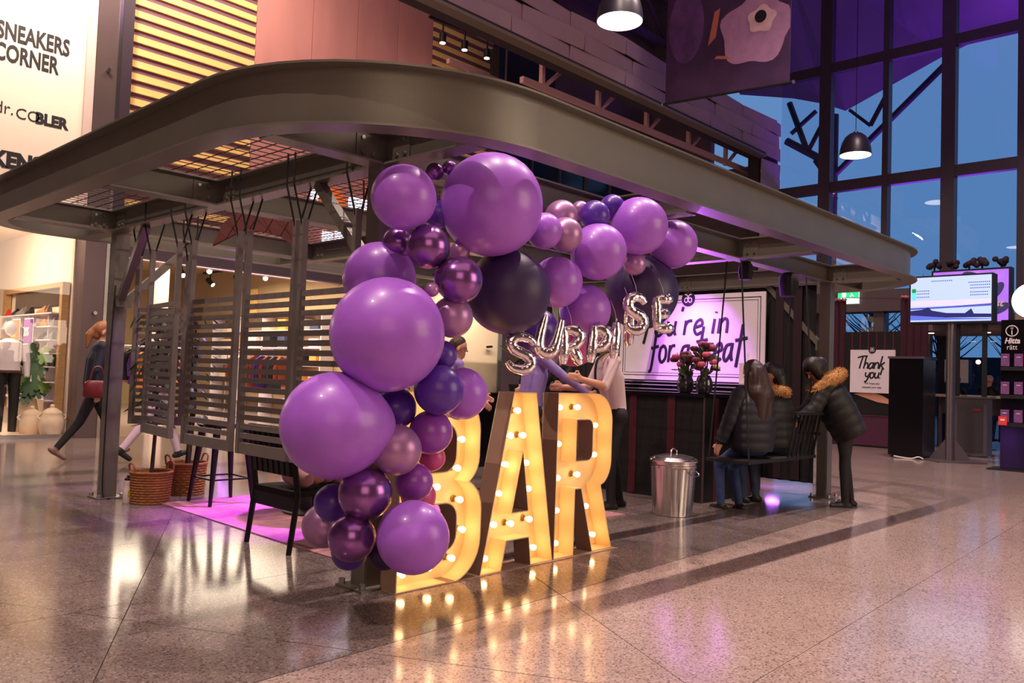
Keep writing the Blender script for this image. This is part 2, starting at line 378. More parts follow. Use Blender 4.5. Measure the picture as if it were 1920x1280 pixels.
# clothes shop interior
beige = M('beige_shop_wall', s(176, 152, 112), 0.8, 0, 0.05, 1)
struct('wall_shop', MB().bb((11.9, 14.5, 0), (12.0, 26, 4.1)).bb((5.2, 26, 0), (12, 26.1, 4.1)), beige)
struct('ceiling_shop', MB().bb((5.2, 14.5, 4.1), (12, 26, 4.2)), M('shop_ceiling', s(196, 172, 130), 0.8))
struct('trim_2', MB().bb((5.36, 14.1, 3.0), (11.95, 14.3, 3.35)), M('shop_lintel', s(70, 56, 66), 0.6))
for i, z in enumerate((3.35, 3.75)):
    single('ceiling_beam', MB().bb((5.4, 17.2+3*i, z), (11.9, 17.4+3*i, z+0.2)), M('lavender_beam', s(178, 148, 158), 0.6), ('pale ceiling beam nearer the front of the clothes shop', 'pale ceiling beam deeper inside the clothes shop')[i], 'beam', (8.6, 17.3+3*i, z))
single('shop_column', MB().bb((8.5, 19.9, 0), (8.78, 20.2, 4.1)), M('column_paint', s(206, 186, 170), 0.6), 'pale square column inside the clothes shop', 'column', (8.64, 20.05, 0))

# ---- panelled fascia of the upper floor
fas = struct('wall_fascia', MB().bb((2.0, 10.2, 7.3), (21.0, 10.5, 8.32)).bb((2.0, 10.0, 7.22), (19.9, 10.5, 7.3)).bb((19.9, 10.2, 0), (21, 10.5, 7.3)), M('fascia_backing', s(46, 36, 40), 0.8))
fm = M('fascia_board', s(166, 140, 144), 0.7, 0, 0.05, 2)
trimm = M('fascia_lip', s(110, 98, 84), 0.5)
link('lower_lip', MB().bb((2.0, 9.97, 7.18), (19.9, 10.2, 7.24)).mesh('lower_lip', trimm), fas)
rows, rh, cw = 3, 0.342, 1.72
rr = random.Random(3)
for r in range(rows):
    for c in range(-1, 12):
        x0 = 2.0+cw*c+(0.35 if r % 2 else 0)-0.3; x1 = min(x0+cw, 20.98); x0 = max(2.0, x0)
        if x1-x0 < 0.1: continue
        z = 7.3+rh*(r+0.5); tl = 0.10 if (r+c) % 2 == 0 else -0.035
        rot = Matrix.Rotation(math.radians(tl*45), 3, 'X') @ Matrix.Rotation(math.radians(3.2 if (r+c) % 2 else -2.6), 3, 'Z') @ Matrix.Rotation(math.radians(0.7*rr.choice((-1, 1))), 3, 'Y')
        link('board', MB().box(((x0+x1)/2, 10.12, z), (x1-x0-0.012, 0.03, rh-0.008), rot=rot).mesh('board', fm), fas)
for r in range(17):
    z = 7.3-0.3-0.375*r
    rot = Matrix.Rotation(math.radians(rr.uniform(-3, 3)), 3, 'Y') @ Matrix.Rotation(math.radians(rr.uniform(-2, 4)), 3, 'X')
    if z > 0.2: link('board', MB().box((20.45, 10.13, z), (1.06, 0.03, 0.365), rot=rot).mesh('board', fm), fas)
# upper-floor interior below the fascia: pale roof truss, dark panels, window
ptruss = M('pale_truss_paint', s(196, 150, 150), 0.6)
for i, (y, zz) in enumerate(((11.0, 7.05), (13.2, 7.3))):
    t = Thing('ceiling_truss', ('pale pink lattice truss hanging just behind the fascia', 'pale pink lattice truss further back on the upper floor')[i], 'truss', (15.5, y, zz), group='upper floor trusses')
    t.part('bottom_chord', MB().bar((-3.9, 0, 0), (5.4, 0, 0.1), 0.1, 0.12), ptruss); t.part('top_chord', MB().bar((-3.9, 0, 0.65), (5.4, 0, 0.7), 0.1, 0.1), ptruss)
    for k in range(5):
        x = -3.3+1.85*k
        t.part('upright', MB().bar((x, 0, 0), (x, 0, 0.66), 0.09, 0.09), ptruss); t.part('diagonal', MB().bar((x+0.05, 0, 0.03), (x+0.75, 0, 0.65), 0.07, 0.07), ptruss)
struct('wall_black_panel', MB().bb((12.2, 12.0, 6.0), (13.75, 12.06, 12.6)), black)
nav = M('navy_glass', s(26, 40, 66), 0.15, 0, 0.1, 2)
uw = struct('window_3', MB().bb((13.9, 14.1, 5.6), (21, 14.16, 7.6)), nav)
for k in range(7): link('mullion', MB().bb((14.2+1.1*k, 14.04, 5.6), (14.26+1.1*k, 14.1, 7.6)).mesh('mullion', steel_dk), uw)
single('column_clad', MB().bb((13.55, 13.6, 3), (13.8, 13.9, 9)), M('dark_column', s(40, 34, 44), 0.5), 'dark column at the right end of the striped spot-lit wall', 'column', (13.67, 13.75, 3))
# three small spotlights washing the stripes
for i, (x, z) in enumerate(((11.6, 8.5), (12.25, 8.55), (12.95, 8.58))):
    t = Thing('track_spotlight', ('left one of three small spotlights over the lit stripes', 'middle one of three small spotlights over the lit stripes', 'right one of three small spotlights over the lit stripes')[i], 'spotlight', (x, 13.4, z-0.1), group='spots over the stripes')
    t.part('housing', MB().cyl((0, 0, 0), (0, 0, 0.2), 0.075, n=14), black, True)
    t.part('lens', MB().cyl((0, 0, -0.012), (0, 0, 0.0), 0.06, n=14), M('spot_lens', (1, 1, 1, 1), 0.3, emit=(1, 0.85, 0.6, 1), estr=12))
    t.part('stem', MB().cyl((0, 0, 0.2), (0, 0, 0.42), 0.02, n=8), black)
    light('SPOT', 'spot_beam', (x, 13.45, z-0.13), 60, (1, 0.78, 0.5), (x, 14.2, z-1.6), 0.02, 50, 0.6)
lt_ = Thing('light_track', 'black light track above the lit stripes', 'track', (12.3, 13.4, 8.9), world=True)
lt_.part('rail', MB().bar((11.2, 13.4, 8.84), (13.4, 13.4, 8.96), 0.06, 0.05), black)
for x in (11.4, 13.2): lt_.part('hanger_rod', MB().cyl((x, 13.4, 8.9), (x, 13.4, 12.6), 0.012, n=6), black)

# ---- glass wall at the right end with mullions, and the porch outside
frm = M('window_frame_dark', s(72, 62, 70), 0.45, 0.3, 0.05, 3)
win = struct('window_1', MB().bb((20.94, -9.9, 9.42), (21.12, 10.2, 9.68)).bb((20.94, -9.9, 6.28), (21.12, 10.2, 6.55)).bb((20.96, -9.9, 3.3), (21.1, 10.2, 3.5)), frm)
gl = glassmat('hall_glass', (0.92, 0.95, 1.0, 1), 0.06)
ys = [10.2, 8.88, 7.35, 5.92, 4.42, 2.95, 1.45, 0.0, -1.5, -3.0, -4.5, -6, -7.5, -9.9]
for i, y in enumerate(ys[1:-1]):
    w = 0.15 if i % 2 == 0 else 0.07
    link('mullion', MB().bb((20.9, y-w, 0), (21.16, y+w, 12.6)).mesh('mullion', frm), win)
for a, b in zip(ys, ys[1:]):
    for z0, z1 in ((0.0, 3.3), (3.5, 6.28), (6.55, 9.42), (9.68, 12.6)):
        link('pane', MB().bb((21.02, b+0.08, z0), (21.035, a-0.08, z1)).mesh('pane', gl), win)
struct('ground_outside', MB().bb((21, -60, -0.3), (140, 90, -0.02)), M('wet_asphalt', s(30, 32, 40), 0.4, 0, 0.2, 2))
porchm = M('porch_soffit', s(120, 96, 128), 0.7, 0, 0.06, 1)
pr = [(4.0, 11.3), (5.03, 10.89), (6.92, 10.38), (9.58, 9.39), (10.23, 9.73), (11.2, 10.1), (13, 10.6)]
vs = [(24.0, y, z) for y, z in pr]+[(21.4, y, 12.9) for y, z in pr]+[(24.0, y, z+0.15) for y, z in pr]+[(21.4, y, 13.05) for y, z in pr]
n = len(pr); fs = []
for i in range(n-1):
    fs += [(i, i+1, n+i+1, n+i), (2*n+i, 3*n+i, 3*n+i+1, 2*n+i+1), (i, 2*n+i, 2*n+i+1, i+1)]
single('porch_roof', MB().add(vs, fs), porchm, 'purple-lit folded porch roof outside the tall glass wall', 'roof', (24, 8, 9.4))
pt = Thing('porch_truss', 'dark steel porch frame with diagonal tubes outside the glass', 'truss', (24.2, 10.0, 0), world=True)
tm = M('porch_tube', s(44, 34, 56), 0.5, 0.2)
pt.part('column', MB().cyl((24.2, 10.0, 0), (24.2, 10.0, 9.4), 0.14, n=12), tm, True)
for a, b, r in (((9.95, 7.58), (6.65, 10.46), .09), ((8.93, 8.88), (8.42, 9.82), .07), ((9.54, 9.46), (8.93, 8.88), .05), ((11.41, 10.05), (10.83, 8.5), .09), ((11.33, 9.07), (10.55, 9.63), .07), ((10.75, 8.48), (10.24, 9.4), .07), ((11.47, 8.86), (10.15, 7.97), .12), ((10.56, 8.11), (10.19, 7.57), .07)):
    pt.part('tube', MB().cyl((24.2, a[0], a[1]), (24.2, b[0], b[1]), r, n=10), tm, True)
for i, (y, z) in enumerate(((9.85, 7.0), (10.35, 7.05))):
    t = Thing('porch_lamp', ('bright orange lamp bulb on the porch column', 'fainter orange lamp bulb left of the porch column')[i], 'lamp', (23.9, y, z), group='porch lamps')
    t.part('bulb', MB().ball((0, 0, 0), 0.055 if i == 0 else 0.04, 10, 8), M('porch_bulb%d' % i, (1, 1, 1, 1), emit=(1, 0.45, 0.1, 1), estr=30 if i == 0 else 8), True)
    t.part('bracket', MB().bar((0, 0, -0.04), (0.3, 0.0, -0.14), 0.03, 0.03), tm)
# dark trees and street lights outside, low behind the entrance
struct('ground_hills', MB().bb((85, -60, -0.3), (95, 120, 4.6)), M('distant_dark_wood', s(20, 24, 34), 0.9, 0, 0.3, 0.4))
treem = M('winter_tree', s(22, 22, 30), 0.9)
rt = random.Random(11)
for i, (x, y, h) in enumerate(((45, 13, 7), (48, 10.2, 6), (50, 18.2, 8), (52, 8, 7.5))):
    t = Thing('bare_tree', ('bare dark tree outside, behind the tall pole', 'small bare dark tree outside near the info stand', 'tall bare dark tree outside behind the black display tower', 'bare dark tree outside at the right edge')[i], 'tree', (x, y, 0), group='trees outside')
    t.part('trunk', MB().tube([(0, 0, 0), (0.1, 0, h*0.4), (0, 0.1, h*0.7)], [0.22, 0.15, 0.06], 7), treem, True)
    mb = MB()
    for k in range(46):
        z = h*rt.uniform(0.28, 0.75); a = rt.uniform(0, 6.28); l = h*rt.uniform(0.15, 0.4)
        mb.tube([(0.05, 0.03, z), (l*0.5*math.cos(a), l*0.5*math.sin(a), z+l*0.4), (l*math.cos(a), l*math.sin(a), z+l*0.9)], [0.05, 0.03, 0.01], 4)
    t.part('branches', mb, treem)
for i, (x, y, z, c, e, lb) in enumerate(((40, 12.3, 1.9, (1, 0.5, 0.05, 1), 14, 'round amber traffic light outside by the bald man'), (40, 12.25, 1.25, (1, 0.6, 0.7, 1), 14, 'pink white car light outside below the amber light'), (40, 10.0, 2.6, (1, 0.45, 0.35, 1), 22, 'reddish street light outside near the info stand'), (40, 15.4, 2.3, (1, 0.5, 0.2, 1), 5, 'small orange light outside beside the black display tower'), (42, 12.9, 0.6, (0.8, 0.9, 1, 1), 10, 'small white car light outside above the long table'))):
    t = Thing('street_light', lb, 'light', (x, y, 0))
    t.part('lamp_globe', MB().ball((0, 0, z), 0.1, 12, 8), M('street_globe%d' % i, (1, 1, 1, 1), emit=c, estr=e*0.25), True)
    t.part('pole', MB().cyl((0.1, 0, 0), (0.1, 0, z-0.1), 0.05, n=8), treem)
struct('wall_end', MB().bb((20.9, 10.5, 0), (21.1, 14.3, 7.3)).bb((20.9, 12.2, 7.3), (21.1, 14.3, 12.6)), facade)

# ================================================================ STEEL CANOPY
ZB, ZT = 2.38, 2.69
cn = Thing('steel_canopy', 'olive grey steel beam canopy with rounded corners over the bar', 'canopy', (6, 5.6, 0), world=True)
def rrect(x0, y0, x1, y1, rads, n=14):
    out = []
    for (cx, cy, r, a0) in ((x1-rads[1], y0+rads[1], rads[1], -90), (x1-rads[2], y1-rads[2], rads[2], 0), (x0+rads[3], y1-rads[3], rads[3], 90), (x0+rads[0], y0+rads[0], rads[0], 180)):
        for i in range(n+1):
            a = math.radians(a0+90*i/n); out.append((cx+r*math.cos(a), cy+r*math.sin(a), math.cos(a), math.sin(a)))
    full = []
    for i, p in enumerate(out):
        q = out[(i+1) % len(out)]; L = math.hypot(q[0]-p[0], q[1]-p[1]); full.append(p)
        if L > 0.5:
            for f in (0.03/L, 0.5, 1-0.03/L): full.append((p[0]+(q[0]-p[0])*f, p[1]+(q[1]-p[1])*f, p[2], p[3]))
    return full
ring = rrect(2.0, 2.92, 10.0, 8.42, (1.2, 1.1, 1.1, 0.6))
def rect(o0, o1, z0, z1): return [(o0, z0), (o1, z0), (o1, z1), (o0, z1)]
cn.part('ring_web', MB().sweep(ring, rect(-0.006, 0.006, ZB+0.012, ZT-0.012)), steel, True)
cn.part('ring_lower_flange', MB().sweep(ring, rect(-0.075, 0.075, ZB, ZB+0.012)), steel, True)
cn.part('ring_upper_flange', MB().sweep(ring, rect(-0.075, 0.075, ZT-0.012, ZT)), steel, True)
ZI = ZB+0.19
GX = [2.9, 4.97, 7.03, 9.1]; GY = [3.8, 5.77, 7.74]
def ibeam(a, b, e0=0.0, e1=0.0):
    mb = MB(); a0, b0 = Vector(a), Vector(b); d = (b0-a0).normalized(); nx = Vector((-d.y, d.x, 0))
    for off, z0, z1, w in ((0, ZB+0.012, ZI-0.012, 0.01), (0, ZB, ZB+0.012, 0.13), (0, ZI-0.012, ZI, 0.13)):
        a, b = (a0-d*e0, b0+d*e1) if w < 0.02 else (a0, b0)
        q = [a+nx*w/2, a-nx*w/2, b-nx*w/2, b+nx*w/2]; mb.prism([(p.x, p.y) for p in q], z0, z1)
    return mb
bolt = MB().cyl((0, 0, 0), (0, 0, 0.012), 0.013, n=6).mesh('bolt', zinc)
plates = []
for y in GY:
    cn.part('cross_beam', ibeam((2.13 if y < 5 else 2.085, y, 0), (9.915, y, 0), 0.07, 0.07), steel)
for x in GX:
    y0, y1 = 3.045, 8.335
    segs = [y0]+GY+[y1]
    for a, b in zip(segs, segs[1:]):
        cn.part('cross_beam', ibeam((x, a if a == y0 else a+0.066, 0), (x, b if b == y1 else b-0.066, 0), 0.07 if a == y0 else 0.058, 0.07 if b == y1 else 0.058), steel)
    for y in GY:
        pl = cn.part('end_plate', MB().bb((x-0.012, y-0.22, ZB+0.02), (x-0.005, y-0.07, ZI-0.02)), steel)
        for dy in (-0.18, -0.11):
            for z in (ZB+0.055, ZI-0.055):
                o = cn.share('bolt', bolt, (x-0.012, y+dy, z), pl); o.rotation_euler = (0, -PI/2, 0)
for y in GY:
    pl = cn.part('end_plate', MB().bb((2.68, y-0.012, ZB+0.02), (2.83, y-0.005, ZI-0.02)), steel)
    for dx in (2.72, 2.79):
        for z in (ZB+0.055, ZI-0.055):
            o = cn.share('bolt', bolt, (dx, y-0.012, z), pl); o.rotation_euler = (PI/2, 0, 0)
POSTS = [(2.88, 3.80), (2.95, 7.74), (9.1, 3.8), (9.1, 7.74)]
for x, y in POSTS:
    p = cn.part('post', MB().bb((x-0.06, y-0.06, 0.014), (x+0.06, y+0.06, ZB)), steel)
    cn.part('base_plate', MB().bb((x-0.12, y-0.12, 0), (x+0.12, y+0.12, 0.014)), steel, parent=p)
    for sx in (-1, 1):
        for sy in (-1, 1): cn.share('bolt', bolt, (x+0.095*sx, y+0.095*sy, 0.014), p).scale = (1.4, 1.4, 2.5)
for a, b in (((2.9, 3.86, 1.76), (2.9, 4.48, ZB)), ((2.95, 7.68, 1.76), (2.9, 7.08, ZB)), ((3.01, 7.74, 1.76), (3.62, 7.74, ZB)), ((9.1, 3.86, 1.68), (9.1, 4.5, ZB))):
    br = cn.part('brace', MB().bar(a, b, 0.06, 0.06), steel)
    cn.part('gusset', MB().box(a, (0.09, 0.09, 0.1)), steel, parent=br)
wire = M('mesh_wire', s(60, 52, 50), 0.5, 0.5)
for i, (x0, x1) in enumerate(((2.1, 2.84), (2.97, 4.9), (5.04, 6.96))):
    for j, (y0, y1) in enumerate(((3.87, 5.7), (5.84, 7.67))):
        mb = MB(); k = x0
        while k <= x1: mb.bar((k, y0-0.08, ZI+0.004), (k, y1+0.08, ZI+0.004), 0.005, 0.005); k += 0.1
        k = y0
        while k <= y1: mb.bar((x0-0.06, k, ZI+0.01), (x1+0.06, k, ZI+0.01), 0.005, 0.005); k += 0.1
        cn.part('wire_mesh', mb, wire)
cn.part('conduit', MB().tube([(2.3, 4.1, ZI+0.05), (4.9, 4.15, ZI+0.05)], 0.022, 8), black)
o_ = link('red_canvas', fill_mesh([[(-0.38, -0.20), (-0.31, 0.0), (-0.2, 0.10), (-0.04, 0.16), (0.16, 0.15), (0.32, 0.07), (0.39, -0.08), (0.40, -0.22), (0.27, -0.17), (0.16, -0.09), (0.0, -0.06), (-0.2, -0.09)]], 0.012, frame((0, 0, 0), (0.69, -0.725, 0), (0.1, 0.1, 1)), M('dark_red_canvas', s(86, 34, 28), 0.8, 0, 0.15, 6))); o_.location = (3.5, 6.25, 2.40)
tag(o_, 'dark red crescent-shaped canvas hanging under the canopy mesh', 'canvas')
single('red_rope', MB().tube([(3.0, 4.15, ZB), (3.03, 4.18, 2.25), (3.02, 4.2, 2.05), (3.05, 4.2, 1.85)], 0.006, 6), M('red_cord', s(140, 30, 30), 0.7), 'thin red cord hanging down beside the corner post', 'rope', (3.0, 4.18, 1.85))

# hanging slatted panels
slm = M('panel_grey_paint', s(112, 104, 99), 0.5, 0, 0.06, 6)
def slat_panel(a, b, label, zb=0.62, zt=1.70, top=2.16, n=16):
    a, b = Vector((a[0], a[1], 0)), Vector((b[0], b[1], 0)); d = b-a; L = d.length; ang = math.atan2(d.y, d.x)
    t = Thing('slat_panel', label, 'panel', (a.x, a.y, zb), ang, 'hanging slat panels')
    H = top-zb
    for x in (0.022, L-0.022): t.part('stile', MB().bb((x-0.019, -0.02, 0), (x+0.019, 0.02, H)), slm)
    t.part('bottom_rail', MB().bb((0.044, -0.015, 0), (L-0.044, 0.015, 0.075)), slm)
    me = MB().box((0, 0, 0), (L-0.09, 0.022, 0.036)).mesh('slat', slm)
    z = 0.075; st = (zt-zb-0.075)/n
    for k in range(n): t.share('slat', me, (L/2, 0, z+st*(k+0.75)))
    for x in (0.022, L-0.022):
        for sg in (-1, 1):
            t.part('rope', MB().tube([(x, sg*0.012, H-0.05), (x+sg*0.03, sg*0.07, ZB-zb), (x+sg*0.03, sg*0.07, ZI-zb+0.01)], 0.007, 6), rope_m)
    return t
slat_panel((2.86, 6.11), (2.86, 5.36), 'slatted hanging panel above the bar stool, second from the left post')
slat_panel((2.86, 5.28), (2.86, 4.63), 'slatted hanging panel right behind the black armchair')
slat_panel((2.86, 4.59), (2.86, 3.98), 'slatted hanging panel half hidden behind the large lilac balloons')
slat_panel((2.93, 7.0), (2.84, 6.27), 'slatted hanging panel in front of the wicker baskets', zb=0.64)
slat_panel((2.99, 7.45), (3.3, 7.06), 'slatted hanging panel nearest the left post, turned almost edge on', zb=0.68)

# ================================================================ BAR MARQUEE LETTERS
mar_in = M('letter_white_paint', s(236, 210, 160), 0.55, 0, 0.03, 5)
mar_out = M('letter_raw_mdf', s(150, 118, 98), 0.7, 0, 0.05, 8)
bulbm = M('glowing_bulb', (1, 1, 1, 1), 0.3, emit=(1.0, 0.60, 0.27, 1), estr=18)
socket = M('brass_socket', s(150, 120, 70), 0.35, 0.8)
LD = 0.135
def offset_loop(lp, w):
    n = len(lp); out = []
    for i in range(n):
        p0, p1, p2 = Vector(lp[i-1]), Vector(lp[i]), Vector(lp[(i+1) % n])
        d0, d1 = (p1-p0).normalized(), (p2-p1).normalized(); n0, n1 = Vector((-d0.y, d0.x)), Vector((-d1.y, d1.x)); m = n0+n1
        m = m/max(0.35, m.dot(n0)) if m.length > 1e-6 else n0
        out.append((p1.x+m.x*w, p1.y+m.y*w))
    return out
def ccw(lp): return lp if sum(lp[i-1][0]*lp[i][1]-lp[i][0]*lp[i-1][1] for i in range(len(lp))) > 0 else lp[::-1]
bulb_me = MB().lathe([(0.004, 0.0), (0.0125, 0.006), (0.0115, 0.015), (0.017, 0.028), (0.0195, 0.039), (0.016, 0.051), (0.006, 0.058)], n=12).mesh('bulb', bulbm, True)
sock_me = MB().lathe([(0.022, 0.0), (0.022, 0.004), (0.016, 0.006), (0.016, 0.03), (0.01, 0.03)], n=12).mesh('socket', socket, True)
def marquee(name, label, x, y, loops, bulbs):
    t = Thing(name, label, 'letter', (x, y, 0.0), 0.02, 'BAR marquee letters')
    F = frame((0, 0, 0), (1, 0, 0), (0, 0, 1))     # local: u right, v up, w towards the viewer (-Y)
    loops = [ccw(loops[0])]+[ccw(l)[::-1] for l in loops[1:]]
    t.part('back_panel', fill_mesh(loops, 0.004, frame((0, LD-0.004, 0), (1, 0, 0), (0, 0, 1)), mar_in), mar_in)
    for i, lp in enumerate(loops):
        inn = offset_loop(lp, 0.007); n = len(lp)
        o_, i_ = MB(), MB()
        vs = [(p[0], 0, p[1]) for p in lp]+[(p[0], LD, p[1]) for p in lp]
        o_.add(vs, [(k, (k+1) % n, n+(k+1) % n, n+k) for k in range(n)])
        # front lip closes outer face to inner face
        vs = [(p[0], 0, p[1]) for p in lp]+[(p[0], 0, p[1]) for p in inn]
        i_.add(vs, [(k, n+k, n+(k+1) % n, (k+1) % n) for k in range(n)])
        vs = [(p[0], 0, p[1]) for p in inn]+[(p[0], LD-0.006, p[1]) for p in inn]
        i_.add(vs, [(k, n+k, n+(k+1) % n, (k+1) % n) for k in range(n)])
        w = t.part('outer_rim' if i == 0 else 'counter_rim', o_, mar_out, True)
        t.part('inner_face', i_, mar_in, True, parent=w)
    for (u, v) in bulbs:
        b = t.share('bulb', bulb_me, (u, LD-0.03, v)); b.rotation_euler = (PI/2, 0, 0)
        sk = t.share('socket', sock_me, (0, 0, -0.02), b)
    return t
Hh = 1.11
def rc(x0, y0, x1, y1, r, corners='abcd', n=6):   # rounded rectangle loop; a=bl b=br c=tr d=tl
    out = []
    for key, cx, cy, a0 in (('a', x0, y0, 180), ('b', x1, y0, 270), ('c', x1, y1, 0), ('d', x0, y1, 90)):
        if key in corners: out += arc(cx+(r if cx == x0 else -r), cy+(r if cy == y0 else -r), r, a0, a0+90, n)
        else: out.append((cx, cy))
    return out
B_out = [(0, 0), (0.38, 0)]+arc(0.40, 0.24, 0.25, -90, 0, 8)+[(0.65, 0.36)]+arc(0.45, 0.40, 0.20, 0, 62, 5)+arc(0.45, 0.72, 0.17, -58, 0, 5)+[(0.62, 0.86)]+arc(0.38, 0.87, 0.24, 0, 90, 8)+[(0, Hh)]
B_h1 = rc(0.21, 0.645, 0.42, 0.92, 0.09, 'bc'); B_h2 = rc(0.21, 0.19, 0.44, 0.46, 0.09, 'bc')
marquee('marquee_letter', 'glowing bulb letter B behind the balloons', 2.9, 3.56, [B_out, B_h1, B_h2],
        [(0.1, 0.08), (0.1, 0.26), (0.1, 0.45), (0.1, 0.63), (0.1, 0.82), (0.1, 1.0), (0.3, 1.01), (0.46, 0.97), (0.53, 0.82), (0.5, 0.65), (0.34, 0.55), (0.53, 0.46), (0.56, 0.28), (0.48, 0.12), (0.3, 0.09)])
A_out = [(0, 0), (0.19, 0), (0.232, 0.18), (0.44, 0.18), (0.465, 0), (0.69, 0), (0.475, Hh), (0.255, Hh)]
A_h = [(0.275, 0.355), (0.425, 0.355), (0.36, 0.73)]
marquee('marquee_letter', 'glowing bulb letter A in the middle of the word BAR', 3.55, 3.57, [A_out, A_h],
        [(0.37, 0.99), (0.31, 0.83), (0.43, 0.83), (0.27, 0.65), (0.47, 0.65), (0.22, 0.47), (0.5, 0.48), (0.18, 0.28), (0.34, 0.27), (0.52, 0.28), (0.11, 0.08), (0.57, 0.09)])
R_out = [(0, 0), (0.215, 0), (0.215, 0.45), (0.28, 0.45), (0.425, 0.0), (0.66, 0.0), (0.51, 0.46)]+arc(0.44, 0.63, 0.19, -55, 0, 6)+arc(0.43, 0.91, 0.20, 0, 90, 8)+[(0, Hh)]
R_h = rc(0.215, 0.645, 0.395, 0.925, 0.05, 'bc')
marquee('marquee_letter', 'glowing bulb letter R at the right end of BAR', 4.25, 3.585, [R_out, R_h],
        [(0.1, 1.01), (0.3, 1.01), (0.51, 0.88), (0.51, 0.67), (0.1, 0.76), (0.32, 0.54), (0.1, 0.53), (0.1, 0.31), (0.1, 0.09), (0.43, 0.31), (0.52, 0.1)])
single('letter_baseboard', MB().bb((2.89, 3.555, -0.0), (4.93, 3.80, 0.004)), mar_out, 'thin brown board on the floor under the BAR letters', 'board', (3.9, 3.68, 0))

# ================================================================ BALLOON GARLAND
BM = {'lil': M('lilac_latex', s(170, 100, 218), 0.36, 0, 0.07, 3.0, coat=0.15, sss=0.15), 'mag': M('magenta_purple_latex', s(150, 70, 180), 0.3, 0, 0.05, 4, coat=0.2, sss=0.12),
      'vio': M('deep_violet_latex', s(88, 46, 160), 0.35, 0, 0.06, 4, coat=0.15), 'plum': M('black_plum_latex', s(54, 34, 82), 0.45, 0, 0.08, 3),
      'chr': M('purple_chrome_latex', s(150, 96, 170), 0.24, 0.8, 0.04, 4), 'mau': M('mauve_pearl_latex', s(178, 128, 178), 0.34, 0.45, 0.04, 4),
      'pnk': M('rose_pink_latex', s(214, 84, 150), 0.35, 0, 0.05, 4, sss=0.1)}
def bprof():
    p = []
    for i in range(25):
        t = PI*i/24; z = -math.cos(t); r = math.sin(t)
        if z < 0: k = -z; r = r*(1-0.10*k*k)+0.0; z = z*(1+0.14*k*k)
        p.append((max(r, 0.012), z))
    return p
BME = {k: MB().lathe(bprof(), n=36).mesh('balloon', m, True) for k, m in BM.items()}
KME = {k: MB().lathe([(0.015, 0), (0.035, -0.03), (0.03, -0.06), (0.05, -0.10), (0.075, -0.12), (0.06, -0.125)], n=10).mesh('knot', m, True) for k, m in BM.items()}
GR, GF = Vector((0.688, -0.725, 0.0)), Vector((0.725, 0.688, 0.0))     # across and through the garland
def balloon(c, r, kind, label, neck=(0.35, 0.6, -0.1)):
    nk = (neck[0]*GR + neck[1]*GF + neck[2]*Vector((0, 0, 1))).normalized()
    o = link('balloon', BME[kind]); tag(o, label, 'balloon', 'balloon garland')
    o.location = c; o.rotation_euler = (-nk).to_track_quat('Z', 'Y').to_euler(); o.scale = (r, r, r)
    k = link('knot', KME[kind], o); k.location = (0, 0, -1.135)
    return o
